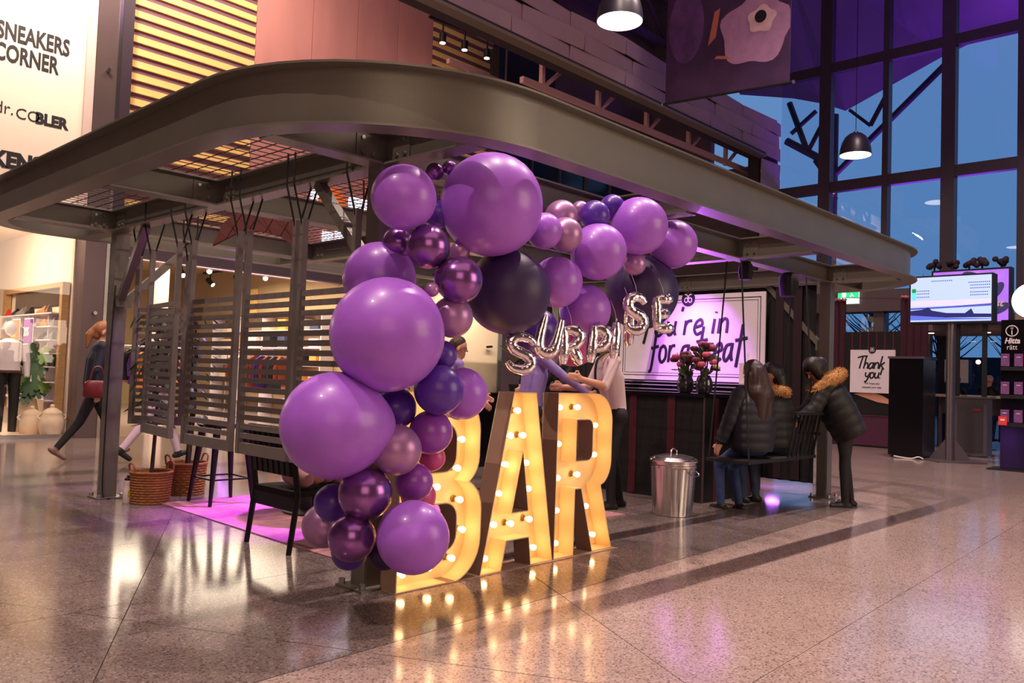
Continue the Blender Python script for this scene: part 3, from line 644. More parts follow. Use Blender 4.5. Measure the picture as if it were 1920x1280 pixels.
for a in (
 ((2.594, 3.245, 2.084), 0.165, 'lil', 'large lilac balloon at the top left of the garland, beside the corner post'),
 ((3.227, 3.256, 2.160), 0.289, 'lil', 'giant lilac balloon high in the garland, touching the canopy beam'),
 ((2.953, 3.434, 2.316), 0.050, 'chr', 'tiny shiny purple balloon under the beam, left of the giant lilac one'),
 ((3.041, 3.411, 2.352), 0.042, 'chr', 'tiniest shiny balloon tucked under the beam against the giant lilac one'),
 ((2.725, 3.195, 1.848), 0.112, 'chr', 'round shiny purple balloon just below the large top left lilac balloon'),
 ((2.731, 3.447, 1.892), 0.086, 'chr', 'half hidden shiny dark balloon left of the round shiny one near the top'),
 ((2.698, 3.552, 1.704), 0.196, 'lil', 'lilac balloon half hidden behind the top of the giant front lilac balloon'),
 ((2.471, 3.171, 1.386), 0.277, 'lil', 'giant lilac balloon at the front centre of the garland column'),
 ((2.842, 3.082, 1.686), 0.121, 'chr', 'shiny purple balloon left of the huge blackish plum balloon', (-0.9, 0.4, 0.2)),
 ((2.684, 3.106, 1.622), 0.036, 'mau', 'tiny pearly mauve balloon between the shiny balloon and the giant front one'),
 ((2.869, 3.152, 1.502), 0.108, 'mau', 'pearly mauve balloon at lower left of the huge blackish plum balloon'),
 ((3.481, 3.352, 1.702), 0.251, 'plum', 'huge blackish plum balloon in the middle of the garland bend', (-0.1, 0.7, 0.6)),
 ((2.285, 3.309, 0.945), 0.254, 'lil', 'giant lilac balloon sticking out lowest to the left over the armchair', (0.9, 0.2, 0.0)),
 ((2.670, 3.334, 1.024), 0.107, 'vio', 'deep violet balloon squeezed between the two giant lilac balloons'),
 ((2.769, 3.121, 1.126), 0.126, 'vio', 'deep violet balloon right of the giant front one, above the letter B'),
 ((3.021, 3.221, 1.105), 0.140, 'lil', 'lilac balloon rightmost of the column, covering the top of letter B'),
 ((2.869, 3.223, 1.303), 0.080, 'vio', 'small deep violet balloon peeking out right of the giant front balloon'),
 ((2.544, 3.160, 0.832), 0.124, 'mau', 'dull mauve balloon at the middle of the lower column'),
 ((2.800, 3.205, 0.908), 0.113, 'mag', 'magenta purple balloon right of the dull mauve one, over letter B'),
 ((2.931, 3.338, 0.760), 0.072, 'pnk', 'pinkish balloon barely showing below the magenta one at letter B'),
 ((2.709, 3.215, 0.661), 0.098, 'mag', 'smaller magenta purple balloon above the lowest large lilac one'),
 ((2.428, 3.237, 0.622), 0.130, 'chr', 'upper one of the two shiny chrome purple balloons near the floor'),
 ((2.378, 3.259, 0.414), 0.114, 'chr', 'lower one of the two shiny chrome purple balloons near the floor'),
 ((2.545, 3.009, 0.436), 0.172, 'lil', 'large lilac balloon lowest of all in front of letter B'),
 ((2.435, 3.511, 0.543), 0.094, 'vio', 'deep violet balloon left of the upper chrome one near the floor'),
 ((2.499, 3.670, 0.398), 0.116, 'mau', 'greyish lilac balloon at the lower left edge of the column'),
 ((2.512, 3.460, 0.297), 0.092, 'vio', 'deep violet balloon peeking out under the lower chrome one'),
 ((2.636, 3.329, 0.293), 0.082, 'plum', 'dark plum balloon behind the bottom of the column, left of letter B'),
 ((2.880, 3.375, 0.556), 0.094, 'pnk', 'rose pink balloon glimpsed between chrome and magenta ones near the bottom'),
 ((3.682, 3.262, 2.084), 0.110, 'lil', 'small lilac balloon pressed against the right side of the upper giant one'),
 ((3.976, 3.378, 2.232), 0.106, 'mau', 'pearly mauve balloon on top of the garland, right of the upper giant one'),
 ((3.847, 3.233, 2.083), 0.107, 'mau', 'pearly mauve balloon right below the topmost pearly one'),
 ((4.210, 3.417, 2.318), 0.062, 'mau', 'little pale mauve balloon behind the small deep violet balloon on top'),
 ((4.199, 3.287, 2.267), 0.098, 'vio', 'small deep violet balloon on top, left of the upper right lilac balloon'),
 ((4.514, 3.384, 2.389), 0.086, 'vio', 'smallest deep violet balloon at the very top of the right arm'),
 ((4.189, 3.240, 2.025), 0.183, 'lil', 'lilac balloon in the middle of the right garland arm'),
 ((4.646, 3.252, 2.264), 0.198, 'lil', 'lilac balloon high on the right garland arm under the canopy'),
 ((5.111, 3.274, 2.208), 0.176, 'lil', 'lilac balloon at the far right tip of the garland'),
 ((4.682, 3.303, 2.012), 0.079, 'mau', 'little mauve balloon below the high lilac one on the right arm'),
 ((3.905, 3.335, 1.804), 0.160, 'lil', 'lilac balloon right beside the huge blackish plum balloon'),
 ((4.269, 3.397, 1.659), 0.172, 'lil', 'lilac balloon right above the silver letters R and P'),
 ((5.013, 3.473, 1.857), 0.272, 'plum', 'large blackish plum balloon above the silver letters S and E', (-0.2, 0.7, 0.6)),
 ((3.975, 3.571, 1.502), 0.159, 'vio', 'deep violet balloon behind the silver letters S and U'),
 ((4.460, 3.645, 1.467), 0.175, 'pnk', 'rose pink balloon behind the silver letters R and P'),
 ((3.105, 3.372, 1.895), 0.058, 'mau', 'small mauve balloon in the gap below the giant upper lilac balloon'),
 ((3.012, 3.458, 2.098), 0.084, 'vio', 'deep violet balloon glimpsed between the two top lilac balloons'),
): balloon(*a)

# ---- silver foil letters SURPRISE
foil = M('silver_foil', s(240, 232, 238), 0.17, 1.0, 0.03, 12, 0.35, 26)
def foil_letter(strokes, c, h, label, tilt=0.0, yaw=0.0, ws=0.62):
    w = h*ws
    t = Thing('foil_letter_balloon', label, 'balloon', c, 0, 'silver letters of SURPRISE')
    mb = MB(); tw = h*0.168
    for st in strokes:
        pts = [Vector((p[0]*w-w/2, 0, p[1]*h-h/2)) for p in st]
        pts = smooth_path(pts, 5) if len(pts) > 2 else [pts[0].lerp(pts[1], k/8) for k in range(9)]
        n = len(pts); rs = [tw*(0.55+0.45*min(1, 4.0*min(k+0.3, n-0.7-k)/n))*(1+0.05*math.sin(k*2.3)) for k in range(n)]
        mb.tube(pts, rs, 12, flat=(Vector((0, 1, 0)), 0.75))
    R = Matrix.Rotation(yaw, 3, 'Z') @ Matrix.Rotation(tilt, 3, 'Y'); mb.xf(R)
    t.part('foil_body', mb, foil, True)
    tp = R @ Vector((0, 0, h/2))
    t.part('filling_tab', MB().box(tp+Vector((0, 0, h*0.07)), (h*0.07, 0.004, h*0.09)), foil)
    t.part('string', MB().tube([tp+Vector((0, 0, h*0.05)), tp+Vector((0.01, 0.02, h*0.3)), tp+Vector((0, 0.05, h*0.62))], 0.0012, 5), white)
S_ = [[(0.92, 0.82), (0.7, 0.95), (0.3, 0.95), (0.1, 0.78), (0.25, 0.58), (0.7, 0.46), (0.92, 0.27), (0.72, 0.06), (0.3, 0.05), (0.06, 0.2)]]
U_ = [[(0.1, 0.98), (0.1, 0.35), (0.2, 0.1), (0.5, 0.02), (0.8, 0.1), (0.9, 0.35), (0.9, 0.98)]]
R_ = [[(0.1, 0.0), (0.1, 1.0)], [(0.1, 0.93), (0.6, 0.93), (0.9, 0.75), (0.6, 0.5), (0.15, 0.47)], [(0.5, 0.47), (0.92, 0.0)]]
P_ = [[(0.12, 0.0), (0.12, 1.0)], [(0.12, 0.93), (0.6, 0.93), (0.9, 0.72), (0.6, 0.46), (0.15, 0.44)]]
I_ = [[(0.5, 0.0), (0.5, 1.0)]]
E_ = [[(0.12, 0.0), (0.12, 1.0)], [(0.12, 0.95), (0.9, 0.95)], [(0.12, 0.5), (0.75, 0.5)], [(0.12, 0.05), (0.9, 0.05)]]
YW = -0.5
foil_letter(S_, (3.555, 3.297, 1.346), 0.205, 'silver foil letter S, first and lowest of the word', 0.12, YW, 0.85)
foil_letter(U_, (3.739, 3.242, 1.463), 0.225, 'silver foil letter U, second of the word', 0.22, YW, 0.6)
foil_letter(R_, (3.989, 3.272, 1.412), 0.23, 'silver foil letter R, third of the word', -0.03, YW, 0.62)
foil_letter(P_, (4.225, 3.240, 1.428), 0.235, 'silver foil letter P, fourth of the word', 0.08, YW, 0.55)
foil_letter(R_, (4.615, 3.285, 1.576), 0.24, 'silver foil letter turned edge on between I and the upper S', 0.0, 0.75, 0.6)
foil_letter(I_, (4.375, 3.225, 1.467), 0.235, 'silver foil letter I, the single straight bar', 0.05, YW, 0.5)
foil_letter(S_, (4.499, 3.155, 1.650), 0.235, 'silver foil letter S, the second S of the word', 0.05, YW, 0.62)
foil_letter(E_, (4.757, 3.100, 1.669), 0.22, 'silver foil letter E at the end of the word', -0.06, YW, 0.68)
# ================================================================ BAR, BACKDROP, POSTER
# counter: L-shaped body draped in black with dark red ribbons
redr = M('dark_red_ribbon', s(72, 8, 28), 0.7, 0, 0.1, 8)
bc = Thing('bar_counter', 'black draped bar counter with dark red ribbons and glossy top', 'counter', (7.7, 5.2, 0), world=True)
bc.part('front_panel', MB().bb((7.46, 4.4, 0.0), (7.5, 6.9, 1.07)), blackc); bc.part('side_panel', MB().bb((7.46, 4.36, 0.0), (8.5, 4.4, 1.07)), blackc)
bc.part('counter_top', MB().bb((7.42, 4.33, 1.07), (7.98, 6.9, 1.106)).bb((7.98, 4.33, 1.07), (8.52, 4.85, 1.106)), blackg)
bc.part('corner_trim', MB().bb((7.45, 4.345, 0.0), (7.465, 4.362, 1.07)), M('dull_metal_edge', s(120, 104, 96), 0.35, 0.8))
bc.part('inner_panel', MB().bb((7.9, 4.9, 0.0), (7.94, 6.9, 1.07)), black)
for y in (4.74, 5.22, 5.7, 6.2): bc.part('ribbon', MB().bb((7.448, y-0.045, 0.01), (7.459, y+0.045, 1.065)), redr)
for x in (7.7, 8.12, 8.42): bc.part('ribbon', MB().bb((x-0.035, 4.349, 0.01), (x+0.035, 4.359, 1.065)), redr)
# hanging black backdrop with gap at the floor
bd = Thing('backdrop_curtain', 'black curtain wall with faint red stripes behind the bar', 'curtain', (9.1, 6, 0.14), world=True)
pts = [(9.1+0.018*math.sin(i*1.25), 3.92+0.0275*i) for i in range(165)]
bd.part('cloth', MB().sweep([(x, y, -1, 0) for x, y in pts], [(0, 0.14), (0.008, 0.14), (0.008, 2.37), (0, 2.37)], closed=False), blackc, True)
for y in (4.12, 4.34, 6.7, 7.1): bd.part('stripe', MB().bb((9.06, y-0.05, 0.16), (9.068, y+0.05, 2.36)), M('faint_red_stripe', s(36, 12, 22), 0.85))
bs = Thing('back_shelf', 'low black shelf with pale glossy ledges under the treat poster', 'shelf', (8.85, 5.5, 0), world=True)
bs.part('body', MB().bb((8.7, 4.5, 0), (9.0, 6.9, 1.12)), black)
for z in (1.12, 1.17, 1.21): bs.part('ledge', MB().bb((8.62+(z-1.12), 4.5, z), (9.02, 6.9, z+0.015)), M('lilac_lit_ledge', s(170, 150, 190), 0.25))  # lavender light on the ledges is put into their base colour

# handwriting: strokes on a line, x right, y up, x-height 0.5
GL = {
 'Y': (0.62, [[(0.02, 0.95), (0.08, 0.6), (0.28, 0.5), (0.42, 0.66)], [(0.52, 0.98), (0.42, 0.5), (0.34, 0.0), (0.3, -0.25)]]),
 'o': (0.42, [[(0.24, 0.5), (0.08, 0.4), (0.06, 0.15), (0.18, 0.0), (0.34, 0.12), (0.34, 0.36), (0.22, 0.5)]]),
 'u': (0.45, [[(0.08, 0.5), (0.06, 0.18), (0.16, 0.02), (0.32, 0.14), (0.38, 0.48)], [(0.38, 0.5), (0.36, 0.2), (0.42, 0.0)]]),
 "'": (0.16, [[(0.1, 0.98), (0.07, 0.82)]]),
 'r': (0.36, [[(0.1, 0.5), (0.08, 0.0)], [(0.09, 0.3), (0.18, 0.46), (0.34, 0.48)]]),
 'e': (0.4, [[(0.08, 0.24), (0.34, 0.32), (0.28, 0.5), (0.12, 0.42), (0.06, 0.18), (0.18, 0.0), (0.36, 0.08)]]),
 ' ': (0.22, []),
 'i': (0.2, [[(0.1, 0.5), (0.08, 0.0)], [(0.13, 0.74), (0.125, 0.69)]]),
 'n': (0.46, [[(0.08, 0.5), (0.07, 0.0)], [(0.08, 0.28), (0.22, 0.48), (0.36, 0.4), (0.38, 0.0)]]),
 'f': (0.42, [[(0.46, 0.92), (0.32, 1.0), (0.22, 0.8), (0.18, 0.3), (0.12, -0.2), (0.02, -0.28)], [(0.04, 0.42), (0.4, 0.48)]]),
 'a': (0.46, [[(0.34, 0.46), (0.14, 0.42), (0.06, 0.15), (0.16, 0.0), (0.34, 0.2), (0.38, 0.5)], [(0.38, 0.5), (0.36, 0.2), (0.42, 0.0)]]),
 't': (0.46, [[(0.28, 1.0), (0.22, 0.4), (0.16, -0.18)], [(0.02, 0.56), (0.52, 0.62)]]),
 'T': (0.6, [[(0.02, 0.86), (0.4, 0.98), (0.78, 0.98)], [(0.42, 0.97), (0.34, 0.5), (0.28, 0.0)]]),
 'h': (0.46, [[(0.16, 1.0), (0.08, 0.0)], [(0.1, 0.26), (0.24, 0.46), (0.36, 0.36), (0.36, 0.0)]]),
 'k': (0.44, [[(0.16, 1.0), (0.06, 0.0)], [(0.4, 0.52), (0.1, 0.24)], [(0.16, 0.27), (0.42, -0.05)]]),
 'y': (0.44, [[(0.06, 0.5), (0.08, 0.2), (0.22, 0.12), (0.36, 0.3)], [(0.4, 0.5), (0.32, 0.0), (0.16, -0.3), (0.04, -0.26)]]),
 '!': (0.2, [[(0.2, 0.95), (0.11, 0.28)], [(0.08, 0.07), (0.065, 0.0)]]),
}
def handwriting(t, body, fr, size, w, mat, slant=0.12, track=1.0, name='lettering', sx=1.0):
    x = 0; nrm = fr.to_3x3() @ Vector((0, 0, 1)); mb = MB()
    for ch in body:
        if ch in " '" and mb.f: t.part(name, mb, mat, True); mb = MB()
        adv, sts = GL[ch]
        for st in sts:
            p = [fr @ Vector(((x+q[0]+slant*q[1])*size*sx, q[1]*size, 0)) for q in st]
            p = smooth_path(p, 5); mb.tube(p, w, 8, flat=(nrm, 0.12))
        x += adv*track
        if ch == "'": t.part(name, mb, mat, True); mb = MB()
    return t.part(name, mb, mat, True)
po = Thing('treat_poster', "white poster lettered You're in for a treat behind the bar", 'poster', (8.98, 5.5, 1.24), world=True)
PY0, PY1 = 4.47, 6.53
po.part('board', MB().bb((8.97, PY0, 1.24), (8.99, PY1, 2.31)), white)
fm2 = MB()
for i, (o, w) in enumerate(((0.055, 0.008), (0.09, 0.004))):
    a, b, c, d = PY0+o, PY1-o, 1.24+o, 2.31-o
    fm2.bb((8.967, a, c), (8.97, b, c+w)).bb((8.967, a, d-w), (8.97, b, d)).bb((8.967, a, c), (8.97, a+w, d)).bb((8.967, b-w, c), (8.97, b, d))
po.part('border_lines', fm2, ink)
po.part('emblem_disc', MB().cyl((8.965, 5.5, 2.26), (8.97, 5.5, 2.26), 0.095, n=28), ink)
def emblem(t, c, u, v, r, mat, name='emblem_mark'):
    fr = frame(c, u, v); mb = MB(); nrm = fr.to_3x3() @ Vector((0, 0, 1))
    for sg in (-1, 1):
        lp = [(sg*(0.30+0.24*math.cos(a)), -0.16+0.3*math.sin(a)) for a in [k*PI/8 for k in range(16)]]
        mb.tube([fr @ Vector((p[0]*r, p[1]*r, 0)) for p in lp], r*0.07, 6, closed=True, flat=(nrm, 0.2))
        mb.tube(smooth_path([fr @ Vector((sg*q[0]*r, q[1]*r, 0)) for q in ((0.07, -0.2), (0.08, 0.35), (0.3, 0.58), (0.5, 0.55))], 4), r*0.07, 6, flat=(nrm, 0.2))
    t.part(name, mb, mat, True)
emblem(po, (8.962, 5.5, 2.26), (0, -1, 0), (0, 0, 1), 0.095, white)
handwriting(po, "You're in", frame((8.966, 6.25, 1.79), (0, -1, 0.03), (0, 0.02, 1)), 0.36, 0.02, ink, 0.14, 1.13)
handwriting(po, 'for a treat', frame((8.966, 6.06, 1.46), (0, -1, 0.03), (0, 0.02, 1)), 0.43, 0.02, ink, 0.16, 1.0, sx=0.73)

# vases with bouquets on the counter
glassd = M('dark_vase_glass', s(40, 38, 44), 0.08, 0, 0.1, 8, spec=0.8)
leafm = M('bouquet_leaf', s(74, 84, 50), 0.6, 0, 0.25, 20); flw = [M('pink_petal', s(196, 84, 110), 0.6), M('burgundy_petal', s(96, 26, 48), 0.6), M('cream_petal', s(206, 196, 130), 0.6)]
def vase(x, y, z, label, h, seed):
    t = Thing('flower_vase', label, 'vase', (x, y, z), 0, 'flower vases on the bar'); q = random.Random(seed)
    t.part('vase', MB().lathe([(0.055, 0), (0.075, 0.01), (0.088, 0.06), (0.09, 0.12), (0.07, 0.17), (0.06, 0.19)], n=20), glassd, True)
    hb = 0.19; top = h
    mb = MB()
    for k in range(9):
        a = q.uniform(0, 6.28); r = q.uniform(0.02, 0.13); mb.tube([(0, 0, 0.1), (0.03*math.cos(a), 0.03*math.sin(a), hb), (r*math.cos(a), r*math.sin(a), top-0.05)], 0.004, 5)
    t.part('stems', mb, leafm)
    for k in range(46):
        a = q.uniform(0, 6.28); z_ = q.uniform(hb, top); r = q.uniform(0.02, 0.17)*(1-abs(2*(z_-hb)/(top-hb)-1)**2*0.6); rot = Matrix.Rotation(a, 3, 'Z') @ Matrix.Rotation(q.uniform(-1.4, 0.3), 3, 'Y') @ Matrix.Rotation(q.uniform(-0.8, 0.8), 3, 'X')
        t.part('leaf', MB().ball((r*math.cos(a), r*math.sin(a), z_), 0.05, 6, 4, (1, 0.5, 0.16), rot), leafm)
    for k in range(15):
        a = q.uniform(0, 6.28); z_ = q.uniform(hb+0.06, top+0.02); r = q.uniform(0.05, 0.18)*(1-abs(2*(z_-hb)/(top-hb)-1)**2*0.6); mb = MB()
        for j in range(5):
            b = j*1.256; mb.ball((r*math.cos(a)+0.02*math.cos(b), r*math.sin(a)+0.02*math.sin(b), z_), 0.027, 6, 5, (1, 1, 1.1))
        t.part('flower', mb, flw[q.choice((0, 0, 1, 1, 2))], True)
vase(7.68, 4.72, 1.106, 'left flower vase on the bar with the smaller, lower bouquet', 0.40, 4)
vase(7.62, 4.46, 1.106, 'right flower vase on the bar with the taller pink bouquet', 0.5, 9)
lant = Thing('pillar_lantern', 'white square candle holder with a candle behind the long-haired girl', 'lantern', (8.86, 4.62, 1.225))
lant.part('box', MB().bb((-0.07, -0.07, 0), (0.07, 0.07, 0.24)), M('lantern_white', s(225, 205, 190), 0.5)); lant.part('candle', MB().cyl((0, 0, 0.24), (0, 0, 0.36), 0.012, n=8), white)

# galvanised bin
galv = M('galvanised_steel', s(214, 208, 204), 0.26, 1.0, 0.10, 7, 0.06, 60)
bn = Thing('metal_bin', 'galvanised steel bin with ribbed sides and lid in front of the bar', 'bin', (6.6, 4.16, 0))
bn.part('body', MB().lathe([(0.168, 0), (0.176, 0.004), (0.178, 0.03), (0.205, 0.43), (0.213, 0.44), (0.213, 0.455), (0.206, 0.46), (0.206, 0.49), (0.214, 0.5), (0.2, 0.5)], n=96, mod=lambda a, z: 1+0.017*math.copysign(abs(math.sin(a*16))**0.5, math.sin(a*16)) if 0.03 <= z <= 0.43 else 1), galv, True)
lid = bn.part('lid', MB().lathe([(0.222, 0.488), (0.224, 0.5), (0.215, 0.512), (0.195, 0.514), (0.185, 0.528), (0.1, 0.548), (0.02, 0.555)], n=48, mod=lambda a, z: 1+0.015*math.sin(a*8)), galv, True)
bn.part('lid_handle', MB().tube(smooth_path([(-0.05, 0, 0.548), (-0.045, 0, 0.585), (0, 0, 0.6), (0.045, 0, 0.585), (0.05, 0, 0.548)], 4), 0.007, 8), galv, True, parent=lid)
for sg in (-1, 1):
    bn.part('side_handle', MB().tube(smooth_path([(sg*0.06, -0.203*1, 0.41), (sg*0.06, -0.235, 0.38), (0, -0.24, 0.37), (-sg*0.06, -0.235, 0.38), (-sg*0.06, -0.203, 0.41)], 4), 0.006, 6), galv, True) if sg > 0 else None

# ================================================================ LOUNGE UNDER THE CANOPY
rug = M('dusty_pink_rug', s(170, 120, 128), 0.95, 0, 0.15, 14, 0.4, 120)
single('rug', MB().prism([(3.18, 7.16), (3.13, 4.47), (6.2, 4.4), (6.2, 7.2)], 0, 0.008), rug, 'dusty pink rug under the armchair and stool', 'rug', (4.5, 5.8, 0))
ch = Thing('armchair', 'black metal armchair with woven seat seen from behind', 'chair', (3.22, 5.02, 0), 0)
cb = M('chair_black_metal', s(22, 20, 22), 0.4, 0.3)
for sy in (-1, 1):
    ch.part('leg', MB().tube([(-0.25, sy*0.27, 0), (-0.20, sy*0.27, 0.38), (-0.27, sy*0.26, 0.82)], [0.018, 0.022, 0.018], 8), cb, True)
    ch.part('leg', MB().tube([(0.30, sy*0.27, 0.008), (0.26, sy*0.27, 0.42), (0.26, sy*0.27, 0.62)], [0.016, 0.02, 0.02], 8), cb, True)
    ch.part('armrest', MB().bar((-0.24, sy*0.27, 0.62), (0.28, sy*0.27, 0.63), 0.04, 0.025), cb)
ch.part('seat', MB().bb((-0.22, -0.25, 0.36), (0.28, 0.25, 0.40)), blackc)
ch.part('apron', MB().bb((-0.22, -0.25, 0.27), (-0.2, 0.25, 0.36)), cb)
bk = ch.part('backrest', MB().box((-0.245, 0, 0.66), (0.03, 0.5, 0.32), rot=Matrix.Rotation(-0.14, 3, 'Y')), blackc)
for k in range(7): ch.part('strap', MB().box((-0.262, -0.21+0.07*k, 0.66), (0.006, 0.045, 0.32), rot=Matrix.Rotation(-0.14, 3, 'Y')), cb, parent=bk)
jk = M('pink_puffer', s(206, 150, 150), 0.7, 0, 0.1, 10, 0.3, 30)
mbj = MB()
for k in range(5): mbj.ball((3.12+0.09*k, 4.92+0.012*k, 0.47+0.015*math.sin(k)), 0.075, 12, 8, (0.8, 2.4, 0.85))
single('folded_jacket', mbj, jk, 'pale pink padded jacket lying on the armchair seat', 'jacket', (3.3, 5.0, 0.4), True)
st = Thing('bar_stool', 'black metal bar stool with splayed legs on the purple-lit rug', 'stool', (3.62, 6.93, 0.008))
for sx, sy in ((-1, -1), (1, -1), (1, 1), (-1, 1)):
    st.part('leg', MB().tube([(sx*0.2, sy*0.2, 0), (sx*0.13, sy*0.13, 0.68)], [0.016, 0.035], 8), cb, True)
st.part('seat', MB().lathe([(0.16, 0.66), (0.175, 0.67), (0.175, 0.70), (0.16, 0.715)], n=24), cb, True)
for a, b in (((-1, -1), (1, -1)), ((1, -1), (1, 1)), ((1, 1), (-1, 1)), ((-1, 1), (-1, -1))):
    st.part('footrest', MB().bar((a[0]*0.176, a[1]*0.176, 0.22), (b[0]*0.176, b[1]*0.176, 0.22), 0.014, 0.014), cb)
tb = Thing('bar_table', 'small dark bar table with pale lavender top behind the slats', 'table', (4.0, 6.05, 0.008))
tb.part('table_top', MB().lathe([(0.30, 0.9), (0.31, 0.91), (0.31, 0.935), (0.30, 0.945)], n=32), M('pale_table_top', s(190, 180, 205), 0.4), True)
tb.part('column', MB().cyl((0, 0, 0.02), (0, 0, 0.9), 0.12, 0.14, n=20), black, True); tb.part('foot', MB().lathe([(0.25, 0), (0.25, 0.015), (0.13, 0.03)], n=28), black, True)
wick = M('wicker', s(150, 96, 52), 0.8, 0, 0.25, 40, 0.5, 90)
def basket_plant(x, y, r, h, label, plabel, seed, trunkh):
    t = Thing('wicker_basket', label, 'basket', (x, y, 0), 0, 'wicker plant baskets')
    prof = [(r*0.92, 0)]
    rows = 12
    for k in range(rows):
        z = h*(k+0.5)/rows; rr_ = r*(0.92+0.1*(k/rows)); prof += [(rr_+0.006, z), (rr_-0.003, h*(k+1)/rows)]
    prof += [(r*0.95, h), (r*0.9, h*0.8)]
    t.part('weave', MB().lathe(prof, n=36, mod=lambda a, z: 1+0.02*math.sin(a*18+z*130)), wick, True)
    t.part('rim', MB().tube([(r*1.01*math.cos(a), r*1.01*math.sin(a), h) for a in [k*2*PI/24 for k in range(24)]], 0.012, 6, closed=True), wick, True)
    for sg in (-1, 1):
        t.part('handle', MB().tube(smooth_path([(sg*r*0.95, -0.06, h), (sg*r*1.02, -0.05, h+0.06), (sg*r*1.04, 0, h+0.08), (sg*r*1.02, 0.05, h+0.06), (sg*r*0.95, 0.06, h)], 4), 0.009, 6), wick, True)
    p = Thing('potted_tree', plabel, 'plant', (x, y, 0.05), 0, 'potted trees in baskets'); q = random.Random(seed)
    p.part('soil', MB().cyl((0, 0, 0), (0, 0, h*0.7), r*0.85, n=20), M('soil', s(40, 28, 20), 0.95))
    dk = M('tree_bark', s(58, 44, 34), 0.8, 0, 0.2, 20); gf = M('fig_leaf', s(44, 66, 40), 0.4, 0, 0.2, 10)
    for k in range(2 if seed > 2 else 1):
        dx = 0.03*k; p.part('trunk', MB().tube([(dx, dx, h*0.6), (0.02+dx, 0, trunkh*0.5), (dx, 0.02, trunkh)], [0.018, 0.015, 0.01], 7), dk, True)
    for k in range(90):
        a = q.uniform(0, 6.28); rad = q.uniform(0.02, 0.24); z_ = q.uniform(0.62, trunkh+0.12)
        rot = Matrix.Rotation(a, 3, 'Z') @ Matrix.Rotation(q.uniform(0.2, 1.2), 3, 'Y')
        p.part('leaf', MB().ball((rad*math.cos(a), rad*math.sin(a), z_), 0.06, 6, 4, (1, 0.42, 0.08), rot), gf)
basket_plant(3.14, 7.27, 0.17, 0.27, 'light brown wicker basket beside the white bottle', 'slim potted tree in the light brown basket', 2, 1.45)
basket_plant(3.62, 7.62, 0.18, 0.29, 'shadowed wicker basket behind the light brown one', 'leafy purple-lit potted tree in the shadowed basket', 5, 1.5)
bt = Thing('sports_bottle', 'white sports bottle with black cap standing by the left post', 'bottle', (2.98, 7.36, 0.0))
bt.part('body', MB().lathe([(0.034, 0), (0.037, 0.01), (0.037, 0.13), (0.032, 0.145), (0.036, 0.16), (0.034, 0.19), (0.025, 0.195)], n=18), M('bottle_white', s(215, 200, 200), 0.4), True)
bt.part('cap', MB().lathe([(0.03, 0.195), (0.03, 0.21), (0.012, 0.218), (0.01, 0.235), (0.006, 0.238)], n=14), black, True)
bt.part('logo_patch', MB().bb((-0.012, -0.0385, 0.06), (0.02, -0.036, 0.11)), M('yellow_print', s(190, 180, 40), 0.6))
single('floor_cable', MB().tube(smooth_path([(2.9, 7.67, 1.9), (2.885, 7.668, 1.2), (2.88, 7.667, 0.5), (2.885, 7.66, 0.05), (2.93, 7.6, 0.01)], 5), 0.006, 6), rope_m, 'thin black cable running down the left post', 'cable', (2.9, 7.65, 0))

# back bar seen between balloons and letters
bb_ = Thing('back_bar', 'black back bar cabinet behind the staff, far side of the bar', 'cabinet', (8.0, 7.9, 0), world=True)
bb_.part('body', MB().bb((5.6, 7.86, 0), (9.0, 8.2, 0.95)), black); bb_.part('top', MB().bb((5.55, 7.83, 0.95), (9.02, 8.22, 0.99)), blackg)
for k in range(4): bb_.part('door', MB().bb((5.65+0.83*k, 7.845, 0.06), (6.44+0.83*k, 7.86, 0.9)), blackg)
cp = Thing('cream_partition', 'tall cream partition door behind the man in lavender', 'partition', (7.9, 8.32, 0), world=True)
cp.part('panel', MB().bb((6.9, 8.3, 0), (8.45, 8.34, 2.3)), M('cream_panel', s(236, 218, 184), 0.6, emit=None)); cp.part('frame_post', MB().bb((8.45, 8.28, 0), (8.52, 8.36, 2.3)), M('grey_post', s(120, 120, 118), 0.5))
cp.part('handle', MB().bar((8.2, 8.27, 1.62), (8.3, 8.26, 1.63), 0.02, 0.03), black)
light('AREA', 'partition_light', (7.6, 8.0, 2.3), 10, (1, 0.82, 0.55), (7.8, 8.3, 1.2), 0.4)
for i in range(6):
    t = Thing('liquor_bottle', 'dark bottle, %s from the left on the far back bar' % ('first', 'second', 'third', 'fourth', 'fifth', 'sixth')[i], 'bottle', (8.62+0.07*i, 7.98+0.02*(i % 2), 0.99), 0, 'bottles on the back bar')
    t.part('glass', MB().lathe([(0.03, 0), (0.032, 0.01), (0.032, 0.17), (0.012, 0.23), (0.012, 0.28)], n=12), glassd, True); t.part('cap', MB().cyl((0, 0, 0.28), (0, 0, 0.3), 0.014, n=10), zinc)
t = Thing('green_plant', 'dark green leafy plant on the back bar by the cream partition', 'plant', (8.45, 7.95, 0.99))
t.part('pot', MB().lathe([(0.06, 0), (0.08, 0.12), (0.07, 0.12)], n=14), black, True)
for k in range(14):
    a = k*0.9; t.part('leaf', MB().ball((0.14*math.cos(a), 0.1*math.sin(a), 0.3+0.03*k), 0.13, 8, 5, (1, 0.35, 0.06), Matrix.Rotation(a, 3, 'Z') @ Matrix.Rotation(-0.5, 3, 'Y')), leafm, True)

